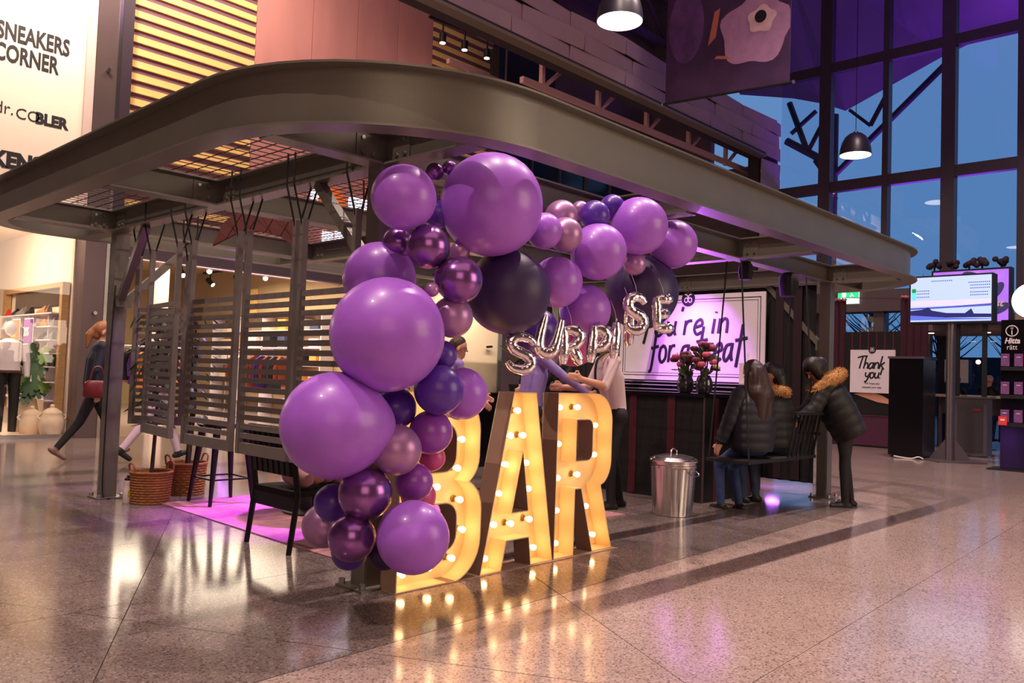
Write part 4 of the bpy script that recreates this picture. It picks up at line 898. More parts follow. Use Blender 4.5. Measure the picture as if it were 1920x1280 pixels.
# ================================================================ SWING
sw = Thing('bench_swing', 'black rope swing bench with spindle back hanging before the bar', 'swing', (7.65, 3.78, 0.52))
sw.part('seat', MB().bb((-0.72, -0.2, -0.03), (0.72, 0.24, 0.0)), black)
for k in range(7): sw.part('spindle', MB().bar((0.09+0.094*k, -0.19, 0.0), (0.09+0.094*k, -0.27, 0.42), 0.018, 0.018), black)
sw.part('top_rail', MB().bar((0.04, -0.27, 0.43), (0.72, -0.27, 0.43), 0.05, 0.03), black)
for sx in (-1, 1):
    if sx > 0: sw.part('armrest', MB().bar((sx*0.7, -0.24, 0.22), (sx*0.7, 0.2, 0.22), 0.03, 0.03), black)
    for y, tx in ((-0.19, -0.05), (0.22, 0.05)):
        sw.part('rope', MB().tube([(sx*0.7, y, -0.02), (sx*0.7, y*0.3+tx*0.2, ZB-0.52-0.02)], 0.009, 6), rope_m)
for i, (x, r) in enumerate(((7.2, 0.07), (8.12, 0.10))):
    o = link('rope_bag', MB().lathe([(0.02, -0.25*r/0.1), (r*0.8, -0.24*r/0.1), (r, -0.1), (r*0.9, -0.03), (r*0.6, 0.0)], n=14, mod=lambda a, z: 1+0.08*math.sin(a*5)).mesh('rope_bag', blackc, True)); o.location = (x, 3.8, ZB)
    tag(o, ('small black bag of coiled rope above the left swing ropes', 'larger black bag of coiled rope above the right swing ropes')[i], 'bag')
# ================================================================ PENDANT LAMPS AND FLOWER BANNER
lampb = M('lamp_black_shell', s(34, 26, 40), 0.4); lampi = M('lamp_diffuser', (1, 1, 1, 1), 0.4, emit=(1.0, 0.93, 0.84, 1), estr=5)
for i, (x, lb) in enumerate(((9.38, 'large black dome pendant lamp hanging near the top centre'), (18.13, 'black dome pendant lamp hanging in front of the glass wall'))):
    t = Thing('pendant_lamp', lb, 'lamp', (x, 7.0, 6.35), 0, 'dome pendant lamps')
    pr_ = [(0.335, 0), (0.333, 0.03), (0.32, 0.14), (0.285, 0.28), (0.22, 0.40), (0.13, 0.475), (0.045, 0.50)]
    t.part('shade', MB().lathe(pr_, n=36), lampb, True)
    t.part('diffuser', MB().cyl((0, 0, -0.006), (0, 0, -0.001), 0.322, n=36), lampi)
    t.part('cord', MB().cyl((0, 0, 0.5), (0, 0, 6.2), 0.008, n=6), rope_m); t.part('stem_cap', MB().cyl((0, 0, 0.495), (0, 0, 0.53), 0.05, n=14), zinc, True)
fb = Thing('flower_banner', 'dark purple hanging banner printed with a pale mauve flower', 'banner', (14, 7.9, 6.75), world=True)
F = frame((13.99, 9.24, 6.84), (0, -1, -0.055), (0, 0, 1))
def on_f(mb): return mb.xf(F)
fb.part('sheet', on_f(MB().bb((0, 0, -0.01), (2.64, 5.6, 0.0))), M('banner_dark_print', s(70, 44, 84), 0.6, 0, 0.35, 1.6))
fb.part('bottom_rod', on_f(MB().cyl((-0.06, 0.0, 0.0), (2.7, 0.0, 0.0), 0.025, n=10)), black, True)
for u in (-0.07, 2.7): fb.part('rod_cap', on_f(MB().cyl((u, 0, 0), (u+0.03, 0, 0), 0.035, n=10)), zinc, True)
pet = M('mauve_petal_print', s(176, 132, 170), 0.6, 0, 0.12, 5); petc = M('pale_petal_print', s(222, 184, 190), 0.6, 0, 0.1, 6)
flc = (1.95, 1.25)
def petal_poly(rad, seed, k=40, w=0.1):
    q = random.Random(seed); return [(flc[0]+rad*(1+w*math.sin(5*a+0.6)+q.uniform(-.015, .015))*math.cos(a), flc[1]+rad*0.92*(1+w*math.sin(5*a+0.6))*math.sin(a)) for a in [2*PI*i/k for i in range(k)]]
fb.part('printed_flower', fill_mesh([[(min(p[0], 2.63), p[1]-0.12) for p in petal_poly(0.72, 1)]], 0.001, F @ Matrix.Translation((0, 0, 0.002)), pet, off=fb.off), pet)
fb.part('printed_flower_heart', fill_mesh([[(p[0], p[1]) for p in [(flc[0]+0.12+(p[0]-flc[0]), p[1]+0.05) for p in petal_poly(0.27, 2, 30, 0.12)]]], 0.001, F @ Matrix.Translation((0, 0, 0.004)), petc, off=fb.off), petc)
fb.part('printed_flower_eye', fill_mesh([arc(flc[0]+0.1, flc[1]+0.1, 0.12, 0, 360, 16)], 0.001, F @ Matrix.Translation((0, 0, 0.006)), ink, off=fb.off), ink)
dkp = M('banner_shadow_petal', s(98, 62, 120), 0.6, 0, 0.3, 3); orp = M('banner_orange_gleam', s(190, 110, 90), 0.6)
for sd, (cx, cy, rx, ry) in enumerate(((0.45, 1.5, 0.4, 0.75), (1.15, 2.3, 0.5, 0.3), (0.3, 2.5, 0.35, 0.3), (0.9, 3.2, 0.6, 0.4))):
    fb.part('printed_petal', fill_mesh([arc(cx, cy, rx, 0, 360, 24, ry)], 0.001, F @ Matrix.Translation((0, 0, 0.001+0.0005*sd)), dkp, off=fb.off), dkp)
for lp in ([(0.95, 1.0), (1.12, 1.15), (1.2, 1.7), (1.08, 1.65)], [(1.1, 0.72), (1.42, 0.66), (1.4, 0.72), (1.15, 0.77)]):
    fb.part('printed_gleam', fill_mesh([lp], 0.001, F @ Matrix.Translation((0, 0, 0.003)), orp, off=fb.off), orp)
for u in (0.1, 2.54): fb.part('hanging_wire', on_f(MB().cyl((u, 5.6, 0), (u, 5.75, 0), 0.006, n=6)), zinc)

# lit cloud sign with orange disc on the facade, seen through the canopy mesh
ls = Thing('cloud_sign', 'bright white window sign with an orange disc seen through the canopy mesh', 'sign', (9.4, 14.1, 3.4), world=True)
lit = M('lit_white_sign', (0.9, 0.9, 1, 1), 0.5, emit=(0.82, 0.82, 1.0, 1), estr=1.6); orange = M('orange_disc', s(220, 100, 30), 0.6, emit=s(220, 90, 20), estr=0.5)
for a, b, z0, z1 in ((8.3, 8.85, 4.75, 4.95), (8.95, 9.2, 4.2, 4.9), (9.55, 9.75, 3.5, 4.6), (9.85, 10.35, 3.45, 4.8), (9.25, 9.5, 3.4, 4.0)):
    ls.part('lit_pane', MB().bb((a, 14.09, z0), (b, 14.12, z1)), lit)
ls.part('orange_disc', MB().cyl((9.42, 14.05, 4.55), (9.42, 14.08, 4.55), 0.33, n=28), orange)
ls.part('orange_leaf', fill_mesh([[(9.85, 3.75), (10.1, 4.05), (10.45, 4.25), (10.4, 4.0), (10.1, 3.75)]], 0.01, frame((0, 14.07, 0), (1, 0, 0), (0, 0, 1)), orange, off=ls.off), orange)

# ================================================================ SHOE SHOP WINDOW
su = Thing('shoe_shelf', 'oak framed white shelf unit in the shoe shop window', 'shelf', (4.66, 16, 0.35), world=True)
su.part('frame_upright', MB().bb((4.66, 14.5, 0.35), (4.765, 14.62, 2.5)), wood); su.part('frame_upright', MB().bb((4.66, 17.55, 0.35), (4.765, 17.67, 2.5)), wood)
su.part('frame_top', MB().bb((4.66, 14.62, 2.42), (4.765, 17.55, 2.5)), wood); su.part('mirror_strip', MB().bb((4.74, 14.62, 2.14), (4.765, 17.2, 2.42)), M('grey_mirror', s(120, 112, 110), 0.15, 0.8))
for y in (14.9, 15.9, 16.8): su.part('divider', MB().bb((4.6, y-0.01, 0.35), (4.765, y+0.01, 1.98)), white)
for z in (1.98, 1.76, 1.54, 1.32, 1.1, 0.85, 0.55): su.part('shelf_board', MB().bb((4.55, 14.62, z), (4.765, 17.55, z+0.018)), white)
def shoe_mesh(mat, heel=0.0):
    mb = MB(); secs = [(-0.12, 0.034, 0.09), (-0.09, 0.038, 0.095), (-0.04, 0.036, 0.075), (0.02, 0.038, 0.055), (0.08, 0.042, 0.04), (0.125, 0.03, 0.026), (0.14, 0.012, 0.012)]
    vs = []
    for x, w, h in secs:
        for a in range(8):
            t = PI*a/7; vs.append((x, w*math.cos(t), 0.016+h*math.sin(t)**0.8))
    fs = [(i*8+k, i*8+k+1, (i+1)*8+k+1, (i+1)*8+k) for i in range(len(secs)-1) for k in range(7)]+[tuple(range(7, -1, -1)), tuple(range(48, 56))]
    mb.add(vs, fs); mb.bb((-0.122, -0.036, 0), (0.12, 0.036, 0.018)); return mb.mesh('shoe', mat, True)
shc = {'red': M('red_shoe', s(200, 44, 40), 0.4), 'black': M('black_shoe', s(30, 28, 30), 0.4), 'grey': M('grey_shoe', s(120, 112, 108), 0.5), 'tan': M('tan_shoe', s(206, 120, 66), 0.5), 'white': M('white_shoe', s(220, 210, 200), 0.5), 'orange': M('orange_shoe', s(226, 110, 50), 0.5)}
shm = {k: shoe_mesh(m) for k, m in shc.items()}
n_ = 0
rows_ = ((1.998, 'top shelf', (('red', 17.2), ('black', 16.75), ('grey', 16.45), ('grey', 16.2), ('black', 15.95), ('tan', 15.3), ('grey', 15.0))), (1.778, 'second shelf', (('white', 17.3), ('white', 16.95), ('orange', 15.25), ('tan', 15.0), ('grey', 14.75))),
         (1.558, 'third shelf', (('black', 16.9), ('black', 15.2), ('grey', 14.85))), (1.338, 'fourth shelf', (('black', 16.85), ('tan', 15.1))), (1.118, 'fifth shelf', (('black', 17.2), ('black', 16.6), ('black', 14.7))), (0.868, 'low shelf', (('black', 17.0), ('black', 16.5), ('black', 16.1))))
ordw = ('first', 'second', 'third', 'fourth', 'fifth', 'sixth', 'seventh')
for z, nm, lst in rows_:
    for k, (c, y) in enumerate(lst):
        o = link('shoe', shm[c]); o.location = (4.64, y+0.05, z); o.rotation_euler = (0, 0, PI*0.5+0.15*((k % 3)-1)); o.scale = (1.1, 1.1, 1.25)
        tag(o, '%s shoe, %s from the left on the %s of the window unit' % (c, ordw[k], nm), 'shoe', 'shoes on the window unit')
def leaning_sign(y, label, mat, w):
    t = Thing('shop_poster', label, 'poster', (4.5, y, 1.118), world=True)
    t.part('sheet', MB().bb((4.49, y-w/2, 1.13), (4.505, y+w/2, 1.9)), mat); t.part('frame_edge', MB().bb((4.505, y-w/2-0.02, 1.118), (4.515, y+w/2+0.02, 1.92)), white)
    return t
ps = leaning_sign(15.55, 'purple sale poster reading 20% on the shoe shelf', M('purple_poster', s(140, 70, 160), 0.5, 0, 0.2, 4), 0.42)
ps.part('lettering', text_mesh('20%', 0.2, white, frame((4.485, 15.73, 1.62), (0, -1, 0), (0, 0, 1)), 0.8, 0.006, off=ps.off), white)
p2 = leaning_sign(16.25, 'orange and yellow poster beside the purple sale poster', M('orange_poster', s(214, 120, 60), 0.5, 0, 0.3, 5), 0.42)
for z in (1.7, 1.6): p2.part('yellow_bar', MB().bb((4.486, 16.2, z), (4.49, 16.44, z+0.06)), M('yellow_bar', s(240, 190, 60), 0.5))
clay = M('cream_ceramic', s(222, 198, 168), 0.6, 0, 0.08, 8, 0.15, 30)
def urn(x, y, r, h, label, lidded=True):
    t = Thing('ceramic_urn', label, 'urn', (x, y, 0.04), 0, 'cream urns in the shop window'); rib = lambda a, z: 1+0.012*math.sin(z*160)
    t.part('body', MB().lathe([(r*0.8, 0)]+[(r*(0.82+0.18*math.sin(PI*min(1, k/9))), h*0.75*k/10) for k in range(1, 11)]+[(r*0.7, h*0.78)], n=28, mod=rib), clay, True)
    if lidded:
        l = t.part('lid', MB().lathe([(r*0.78, h*0.76), (r*0.75, h*0.8), (r*0.3, h*0.92), (r*0.1, h*0.94)], n=24), clay, True); t.part('knob', MB().ball((0, 0, h*0.97), r*0.2, 10, 8), clay, True, parent=l)
        for sg in (-1, 1): t.part('handle', MB().tube(smooth_path([(sg*r*0.85, -0.03, h*0.5), (sg*r*1.08, 0, h*0.62), (sg*r*0.8, 0.03, h*0.72)], 4), r*0.07, 6), clay, True)
    return t
urn(4.36, 14.62, 0.19, 0.42, 'smaller lidded cream urn in front of the monstera pot'); urn(4.57, 14.36, 0.19, 0.46, 'wider lidded cream urn nearest the pillar')
urn(4.36, 15.05, 0.22, 0.72, 'tall ribbed cream pot holding the monstera', False)
mo = Thing('monstera', 'monstera plant with big split leaves in the tall cream pot', 'plant', (4.36, 15.05, 0.6))
mgs = [M('monstera_green', s(40, 78, 36), 0.4, 0, 0.2, 8), M('monstera_light', s(120, 160, 70), 0.4, 0, 0.2, 8)]
def mleaf(sz):
    out = []
    for i in range(33):
        a = -PI*0.92+2*PI*0.92*i/32; r = sz*(0.9+0.1*math.cos(a)); r *= (0.62 if i % 4 == 2 and 3 < i < 30 else 1.0); out.append((r*math.cos(a)*1.15, r*math.sin(a)))
    return [out+[(-sz*0.35, 0)]]
qm = random.Random(5)
for k, (dx, z, sz, ph, c) in enumerate(((0.1, 0.5, 0.2, -1.6, 0), (0.2, 0.7, 0.16, -1.3, 1), (-0.2, 0.6, 0.13, -2.2, 0), (-0.02, 0.2, 0.17, -1.8, 0), (0.14, 0.14, 0.15, -1.4, 0), (0.2, 0.22, 0.14, -1.1, 1), (-0.2, 0.3, 0.15, -2.4, 1), (-0.05, 0.02, 0.12, -1.9, 0), (0.02, 0.78, 0.14, -1.2, 0))):
    tip = Vector((dx, -0.16-0.03*(k % 4), z))
    fr = Matrix.Translation(tip) @ Matrix.Rotation(0.3*(k % 3-1)-0.2, 4, 'Z') @ Matrix.Rotation(PI/2-0.35, 4, 'X') @ Matrix.Rotation(ph, 4, 'Z')
    lf = mo.part('leaf', fill_mesh(mleaf(sz), 0.003, fr, mgs[c]), mgs[c]); mo.part('stalk', MB().tube(smooth_path([(0, 0, -0.1), (dx*0.4, -0.05, z*0.6+0.05), tuple(tip)], 4), 0.008, 6), mgs[0], parent=lf)
# mannequin at the left edge
mq = Thing('mannequin', 'shop mannequin in white shirt and black trousers at the left edge', 'mannequin', (4.02, 14.75, 0.04))
shirtm = M('white_shirt_cloth', s(225, 215, 215), 0.8, 0, 0.05, 8)
mq.part('torso', MB().tube([(0, 0, 0.98), (0, 0, 1.1), (0, 0, 1.3), (0, 0, 1.44), (0, 0, 1.5)], [0.17, 0.16, 0.2, 0.17, 0.06], 16), shirtm, True)
for sy in (-1, 1):
    mq.part('arm', MB().tube([(0.2*sy, 0, 1.42), (0.26*sy, 0.02, 1.15), (0.25*sy, -0.06, 0.9)], [0.065, 0.055, 0.04], 10), shirtm, True)
    mq.part('leg', MB().tube([(0.09*sy, 0, 0.98), (0.1*sy, -0.01, 0.5), (0.1*sy, 0, 0.03)], [0.1, 0.075, 0.06], 12), black, True)
mq.part('head', MB().ball((0, 0, 1.66), 0.1, 14, 10, (0.85, 1, 1.2)), M('mannequin_white', s(220, 210, 205), 0.4), True); mq.part('belt', MB().cyl((0, 0, 0.96), (0, 0, 1.0), 0.175, n=18), M('brown_belt', s(90, 50, 40), 0.5), True)

# ================================================================ CLOTHES SHOP
gc = [s(60, 70, 96), s(160, 70, 40), s(230, 200, 160), s(226, 160, 70), s(40, 36, 40), s(230, 225, 220), s(120, 50, 46), s(90, 50, 140), s(236, 150, 60)]
gms = [M('garment%d' % i, c, 0.85, 0, 0.1, 10) for i, c in enumerate(gc)]
gword = ('slate blue', 'rust', 'cream', 'mustard', 'black', 'white', 'maroon', 'violet', 'orange')
qg = random.Random(21)
for r_, (x0, y, n2) in enumerate(((6.3, 16.3, 7), (8.9, 16.8, 8), (10.2, 18.5, 7))):
    rn = ('left', 'middle', 'right')[r_]
    t = Thing('clothes_rail', '%s chrome clothes rail in the shop behind the slats' % rn, 'rail', (x0+0.6, y, 0), 0, 'clothes rails')
    t.part('bar', MB().cyl((-0.75, 0, 1.55), (0.75, 0, 1.55), 0.015, n=8), chrome)
    for sx in (-1, 1): t.part('upright', MB().cyl((sx*0.74, 0, 0), (sx*0.74, 0, 1.56), 0.015, n=8), chrome); t.part('foot', MB().bar((sx*0.74, -0.25, 0.015), (sx*0.74, 0.25, 0.015), 0.03, 0.03), chrome)
    for k in range(n2):
        gi = qg.randrange(9); g_ = Thing('hanging_garment', '%s garment, %s from the left on the %s clothes rail' % (gword[gi], ('first', 'second', 'third', 'fourth', 'fifth', 'sixth', 'seventh', 'eighth')[k], rn), 'garment', (x0+0.05+0.16*k, y, 1.55), qg.uniform(0.2, 0.7), 'garments on rails')
        h = qg.uniform(0.6, 0.85); mb = MB().add([(-0.2, -0.03, -0.14), (0.2, -0.03, -0.14), (0.05, -0.03, -0.06), (-0.05, -0.03, -0.06), (-0.23, -0.05, -h), (0.23, -0.05, -h), (-0.2, 0.03, -0.14), (0.2, 0.03, -0.14), (0.05, 0.03, -0.06), (-0.05, 0.03, -0.06), (-0.23, 0.05, -h), (0.23, 0.05, -h)],
             [(0, 4, 5, 1), (0, 1, 2, 3), (6, 7, 11, 10), (6, 9, 8, 7), (0, 6, 10, 4), (1, 5, 11, 7), (4, 10, 11, 5), (3, 2, 8, 9), (0, 3, 9, 6), (1, 7, 8, 2)])
        for sx in (-1, 1): mb.tube([(sx*0.19, 0, -0.15), (sx*0.26, 0.02, -0.35), (sx*0.27, 0, -0.58)], [0.05, 0.05, 0.04], 7)
        g_.part('cloth', mb, gms[gi], True); g_.part('hanger_hook', MB().tube(smooth_path([(0, 0, -0.06), (0, 0, 0.0), (0.02, 0, 0.02)], 3), 0.004, 5), chrome)
wsx = Thing('shop_shelving', 'lit shelving with boxes on the clothes shop side wall', 'shelf', (11.7, 19.5, 0), world=True)
for y in (17.4, 18.8, 20.2, 21.6, 23.0): wsx.part('upright', MB().bb((11.5, y-0.02, 0), (11.88, y+0.02, 2.6)), white)
for z in (0.3, 0.8, 1.3, 1.75, 2.2, 2.6): wsx.part('shelf_board', MB().bb((11.5, 17.4, z), (11.88, 23.0, z+0.03)), white)
for r_, z in enumerate((0.83, 1.33, 1.78, 2.23)):
    for k in range(7):
        if qg.random() < 0.2: continue
        gi = qg.choice((0, 2, 5, 8, 3, 4)); y = 17.75+0.76*k; w = qg.uniform(0.3, 0.5)
        single('folded_stack', MB().bb((11.52, y-w/2, z), (11.84, y+w/2, z+qg.uniform(0.2, 0.33))).bb((11.53, y-w/2+0.01, z+0.1), (11.85, y+w/2-0.01, z+0.19)), gms[gi], '%s folded stack, %s from the front on the %s shelf of the shop wall' % (gword[gi], ('first', 'second', 'third', 'fourth', 'fifth', 'sixth', 'seventh')[k], ('lowest', 'second', 'third', 'top')[r_]), 'clothes', (11.7, y, z), group='folded stacks')
ll = single('woven_panel', MB().bb((11.85, 21.2, 2.65), (11.89, 22.0, 3.45)), M('woven_lit_panel', s(236, 190, 110), 0.7, 0, 0.3, 30), 'straw coloured woven panel high on the shop wall', 'panel', (11.88, 21.6, 2.3))
for r_, (x, y0, y1) in enumerate(((9.4, 15.5, 22.5), (10.9, 15.5, 22.5))):
    single('shop_light_track', MB().bar((x, y0, 3.85), (x, y1, 3.85), 0.05, 0.05), black, ('left black light track under the clothes shop ceiling', 'right black light track under the clothes shop ceiling')[r_], 'track', (x, 19, 3.85))
    for k in range(5):
        y = y0+0.6+1.5*k
        t = Thing('spotlight', 'black spotlight, %s from the front on the %s shop track' % (ordw[k], ('left', 'right')[r_]), 'spotlight', (x, y, 3.6), 0.5*k, 'shop spotlights')
        t.part('can', MB().cyl((-0.1, 0, -0.1), (0.1, 0, 0.06), 0.075, 0.06, n=12), black, True); t.part('yoke', MB().bar((0, 0, 0), (0, 0, 0.225), 0.03, 0.02), black)
        t.part('lens', MB().cyl((-0.108, 0, -0.106), (-0.1, 0, -0.1), 0.06, n=12), M('shop_spot_lens', (1, 1, 1, 1), 0.4, emit=(1, 0.82, 0.5, 1), estr=6))
light('POINT', 'purple_shop_glow', (9.6, 18.2, 1.6), 25, (0.5, 0.1, 1.0), None, 0.15)

# ================================================================ ENTRANCE ZONE AT THE RIGHT
# departure-board style screen on a pole
tv = Thing('info_screen', 'large bright blue and white information screen on a tall steel pole', 'screen', (15.95, 4.45, 0), world=True)
polem = M('screen_pole_steel', s(120, 112, 116), 0.35, 0.7)
tv.part('pole', MB().cyl((16.05, 4.45, 0.02), (16.05, 4.45, 2.5), 0.075, n=16), polem, True)
tv.part('base_plate', MB().lathe([(0.6, 0), (0.6, 0.02), (0.1, 0.02)], (16.05, 4.45, 0), n=4), polem)
ft = tv.part('base_gusset', MB().add([(16.05, 4.1, 0.02), (16.05, 4.8, 0.02), (16.05, 4.5, 0.42), (16.05, 4.4, 0.42), (16.09, 4.1, 0.02), (16.09, 4.8, 0.02), (16.09, 4.5, 0.42), (16.09, 4.4, 0.42)], [(0, 3, 2, 1), (4, 5, 6, 7), (0, 1, 5, 4), (2, 3, 7, 6), (0, 4, 7, 3), (1, 2, 6, 5)]), polem)
tv.part('housing', MB().bb((15.9, 3.76, 2.44), (16.2, 5.12, 3.3)), black)
FS = frame((15.895, 5.09, 2.47), (0, -1, 0), (0, 0, 1))
def scr(name, poly, col, st, dz=0.0, tx=None):
    m = M('screen_'+name, col, 0.5, emit=col, estr=st); return tv.part(name, fill_mesh([poly], 0.001, FS @ Matrix.Translation((0, 0, 0.002+dz)), m, off=tv.off), m)
R4 = lambda a, b, c, d: [(a, b), (c, b), (c, d), (a, d)]
scr('display', R4(0, 0, 1.31, 0.8), (0.36, 0.48, 0.86, 1), 1.0)
scr('display_sky', R4(0, 0.28, 1.31, 0.38), (0.5, 0.5, 0.8, 1), 1.0, 0.002)
scr('display_hill', [(0, 0.12), (0, 0.2), (0.2, 0.22), (0.3, 0.26), (0.36, 0.2), (0.6, 0.15), (0.9, 0.14), (1.0, 0.22), (1.04, 0.13), (1.31, 0.12), (1.31, 0.06), (0.6, 0.07)], (0.012, 0.015, 0.12, 1), 0.8, 0.004)
scr('display_field', [(0, 0.03), (0, 0.12), (0.6, 0.07), (1.31, 0.04), (1.31, 0.03)], (0.08, 0.13, 0.6, 1), 0.9, 0.003)
scr('display_cloud', [(0.7, 0.27), (1.31, 0.3), (1.31, 0.26), (0, 0.22), (0, 0.25)], (0.06, 0.08, 0.42, 1), 0.8, 0.003)
scr('display_green_tile', R4(0.02, 0.53, 0.09, 0.6), (0.0, 0.25, 0.03, 1), 0.9, 0.003); scr('display_cyan_tile', R4(0.02, 0.4, 0.09, 0.53), (0.1, 0.6, 0.8, 1), 0.9, 0.003)
mt_ = M('screen_text', (0.05, 0.06, 0.2, 1), 0.5)
for v, u0, u1 in ((0.72, 0.35, 0.7), (0.67, 0.95, 1.28), (0.62, 0.98, 1.28), (0.57, 0.98, 1.28), (0.5, 0.98, 1.26), (0.45, 0.98, 1.26), (0.55, 0.1, 0.3), (0.5, 0.1, 0.3), (0.44, 0.1, 0.3)):
    k = u0
    mb = MB()
    while k < u1: mb.bb((k, v, 0.004), (k+0.02, v+0.014, 0.005)); k += 0.032
    tv.part('text_line', mb.xf(FS), mt_)
# tall black display box
bx = Thing('display_tower', 'tall plain black display tower beside the screen pole', 'display', (16.05, 4.95, 0), world=True)
bx.part('body', MB().bb((15.8, 4.83, 0.05), (16.5, 5.42, 1.8)), blackg); bx.part('top_cap', MB().bb((15.78, 4.81, 1.8), (16.52, 5.44, 1.84)), M('dark_grey_cap', s(70, 60, 70), 0.5)); bx.part('plinth', MB().bb((15.84, 4.87, 0), (16.46, 5.38, 0.05)), black)
bx.part('cable', MB().tube(smooth_path([(15.76, 5.3, 0.03), (15.72, 5.0, 0.012), (15.74, 4.88, 0.05), (15.76, 4.8, 0.02)], 5), 0.012, 6), white)
# grey desk
dsk = Thing('grey_desk', 'small grey reception stand behind the screen pole', 'desk', (17.9, 4.55, 0), world=True)
gd = M('grey_laminate', s(96, 88, 92), 0.5, 0, 0.05, 4)
dsk.part('body', MB().bb((17.7, 4.27, 0.02), (18.1, 4.84, 1.12)), gd); dsk.part('panel', MB().bb((17.685, 4.33, 0.1), (17.7, 4.78, 1.0)), M('desk_panel', s(70, 64, 70), 0.5)); dsk.part('top', MB().bb((17.66, 4.22, 1.12), (18.15, 4.9, 1.15)), gd)
dsk.part('red_label', MB().bb((17.68, 4.38, 0.88), (17.686, 4.5, 0.92)), M('red_label', s(170, 30, 40), 0.5))
# info stand
inf = Thing('info_stand', 'black leaflet stand with the words Hitta rätt and purple leaflets', 'stand', (15.3, 3.2, 0), world=True)
inf.part('body', MB().bb((15.2, 2.85, 0.02), (15.45, 3.47, 2.42)), blackg); inf.part('base_plate', MB().bb((15.0, 2.8, 0), (15.6, 3.62, 0.02)), black)
FI = frame((15.195, 3.47, 0), (0, -1, 0), (0, 0, 1))
inf.part('info_ring', MB().tube([FI @ Vector((0.155+0.085*math.cos(a), 2.24+0.085*math.sin(a), 0)) for a in [k*PI/14 for k in range(28)]], 0.008, 6, closed=True), white)
inf.part('info_dot', MB().tube([FI @ Vector((0.155+0.015*math.cos(a), 2.285+0.015*math.sin(a), 0)) for a in [k*PI/6 for k in range(12)]], 0.004, 5, closed=True), white); inf.part('info_bar', MB().bar(FI @ Vector((0.155, 2.25, 0)), FI @ Vector((0.155, 2.18, 0)), 0.014, 0.004), white)
inf.part('lettering', text_mesh('Hitta', 0.125, white, FI @ Matrix.Translation((0.05, 2.04, 0)), 0.85, 0.004, 0.25, off=inf.off), white); inf.part('lettering', text_mesh('rätt', 0.115, white, FI @ Matrix.Translation((0.08, 1.94, 0)), 0.9, 0.0, off=inf.off), white)
for zz in (1.6, 1.15, 0.7):
    inf.part('shelf_tray', MB().bb((15.14, 2.86, zz), (15.2, 3.46, zz+0.06)), black)
lfm = M('purple_leaflet', s(120, 72, 130), 0.5, 0, 0.25, 9)
for r_, zz in enumerate((1.61, 1.16, 0.71)):
    for k in range(3):
        y = 3.4-0.19*k; pos = ('left', 'middle', 'right')[k]; lb = '%s purple leaflet in the %s tray of the info stand' % (pos, ('top', 'middle', 'bottom')[r_])
        t = Thing('leaflet', lb, 'leaflet', (15.17, y, zz+0.06), 0, 'leaflets in the info stand')
        t.part('sheet', MB().bb((-0.012, -0.06, 0), (0.012, 0.06, 0.2)), lfm); t.part('title_line', MB().bb((-0.014, -0.03, 0.14), (-0.012, 0.03, 0.15)), white)
t = Thing('leaflet', 'red leaflet in front of the bottom left tray of the info stand', 'leaflet', (15.13, 3.42, 0.72)); t.part('sheet', MB().bb((-0.01, -0.06, 0.0), (0.006, 0.06, 0.14)), M('red_leaflet', s(230, 60, 60), 0.5)); t.part('title_line', MB().bb((-0.012, -0.03, 0.07), (-0.01, 0.03, 0.1)), white)
# round lit sign, partly outside the frame
rs_ = Thing('round_sign', 'round white lit sign with a dark letter B at the right edge', 'sign', (15.6, 3.15, 2.5), world=True)
rs_.part('disc', MB().cyl((15.58, 3.12, 2.76), (15.64, 3.12, 2.76), 0.29, n=40), M('lit_disc', (1, 1, 1, 1), 0.4, emit=(1, 0.95, 1, 1), estr=1.3))
rs_.part('lettering', text_mesh('B', 0.3, ink, frame((15.57, 3.235, 2.65), (0, -1, 0), (0, 0, 1)), 0.8, 0.004, off=rs_.off), ink); rs_.part('bracket', MB().bb((15.5, 3.05, 2.42), (15.66, 3.2, 2.48)), black)
# purple lightbox with flowers on top
lb_ = Thing('purple_lightbox', 'purple lit poster box with white script behind the screen', 'lightbox', (18.6, 4.8, 0), world=True)
lb_.part('case', MB().bb((18.5, 4.06, 2.62), (18.75, 5.52, 3.74)), black); lb_.part('post', MB().bb((18.58, 4.5, 0), (18.66, 4.58, 2.62)).bb((18.58, 5.0, 0), (18.66, 5.08, 2.62)), black)
mpur = M('purple_light_print', s(150, 100, 220), 0.5, 0, 0.5, 2.2); mpur.node_tree.nodes['Principled BSDF'].inputs['Emission Color'].default_value = (0.42, 0.16, 0.9, 1); mpur.node_tree.nodes['Principled BSDF'].inputs['Emission Strength'].default_value = 0.75
lb_.part('lit_print', MB().bb((18.49, 4.1, 2.66), (18.5, 5.48, 3.7)), mpur)
for k, (u, v, a) in enumerate(((0.2, 0.85, 0.3), (0.75, 0.9, -0.4), (1.15, 0.6, 0.9), (1.2, 0.25, 0.4))):
    lb_.part('printed_petal', fill_mesh([arc(0, 0, 0.22, 0, 360, 16, 0.1)], 0.001, frame((18.488, 5.48, 2.66), (0, -1, 0), (0, 0, 1)) @ Matrix.Translation((u, v, 0)) @ Matrix.Rotation(a, 4, 'Z'), M('petal_shadow_print', s(70, 70, 130), 0.6), off=lb_.off), None)
lb_.part('lettering', text_mesh('st', 0.2, white, frame((18.485, 4.34, 2.96), (0, -1, 0), (0, 0, 1)), 1.0, 0.006, 0.3, off=lb_.off), white)
qf = random.Random(8); dfm = M('dark_plum_flower', s(40, 18, 36), 0.8, 0, 0.3, 20)
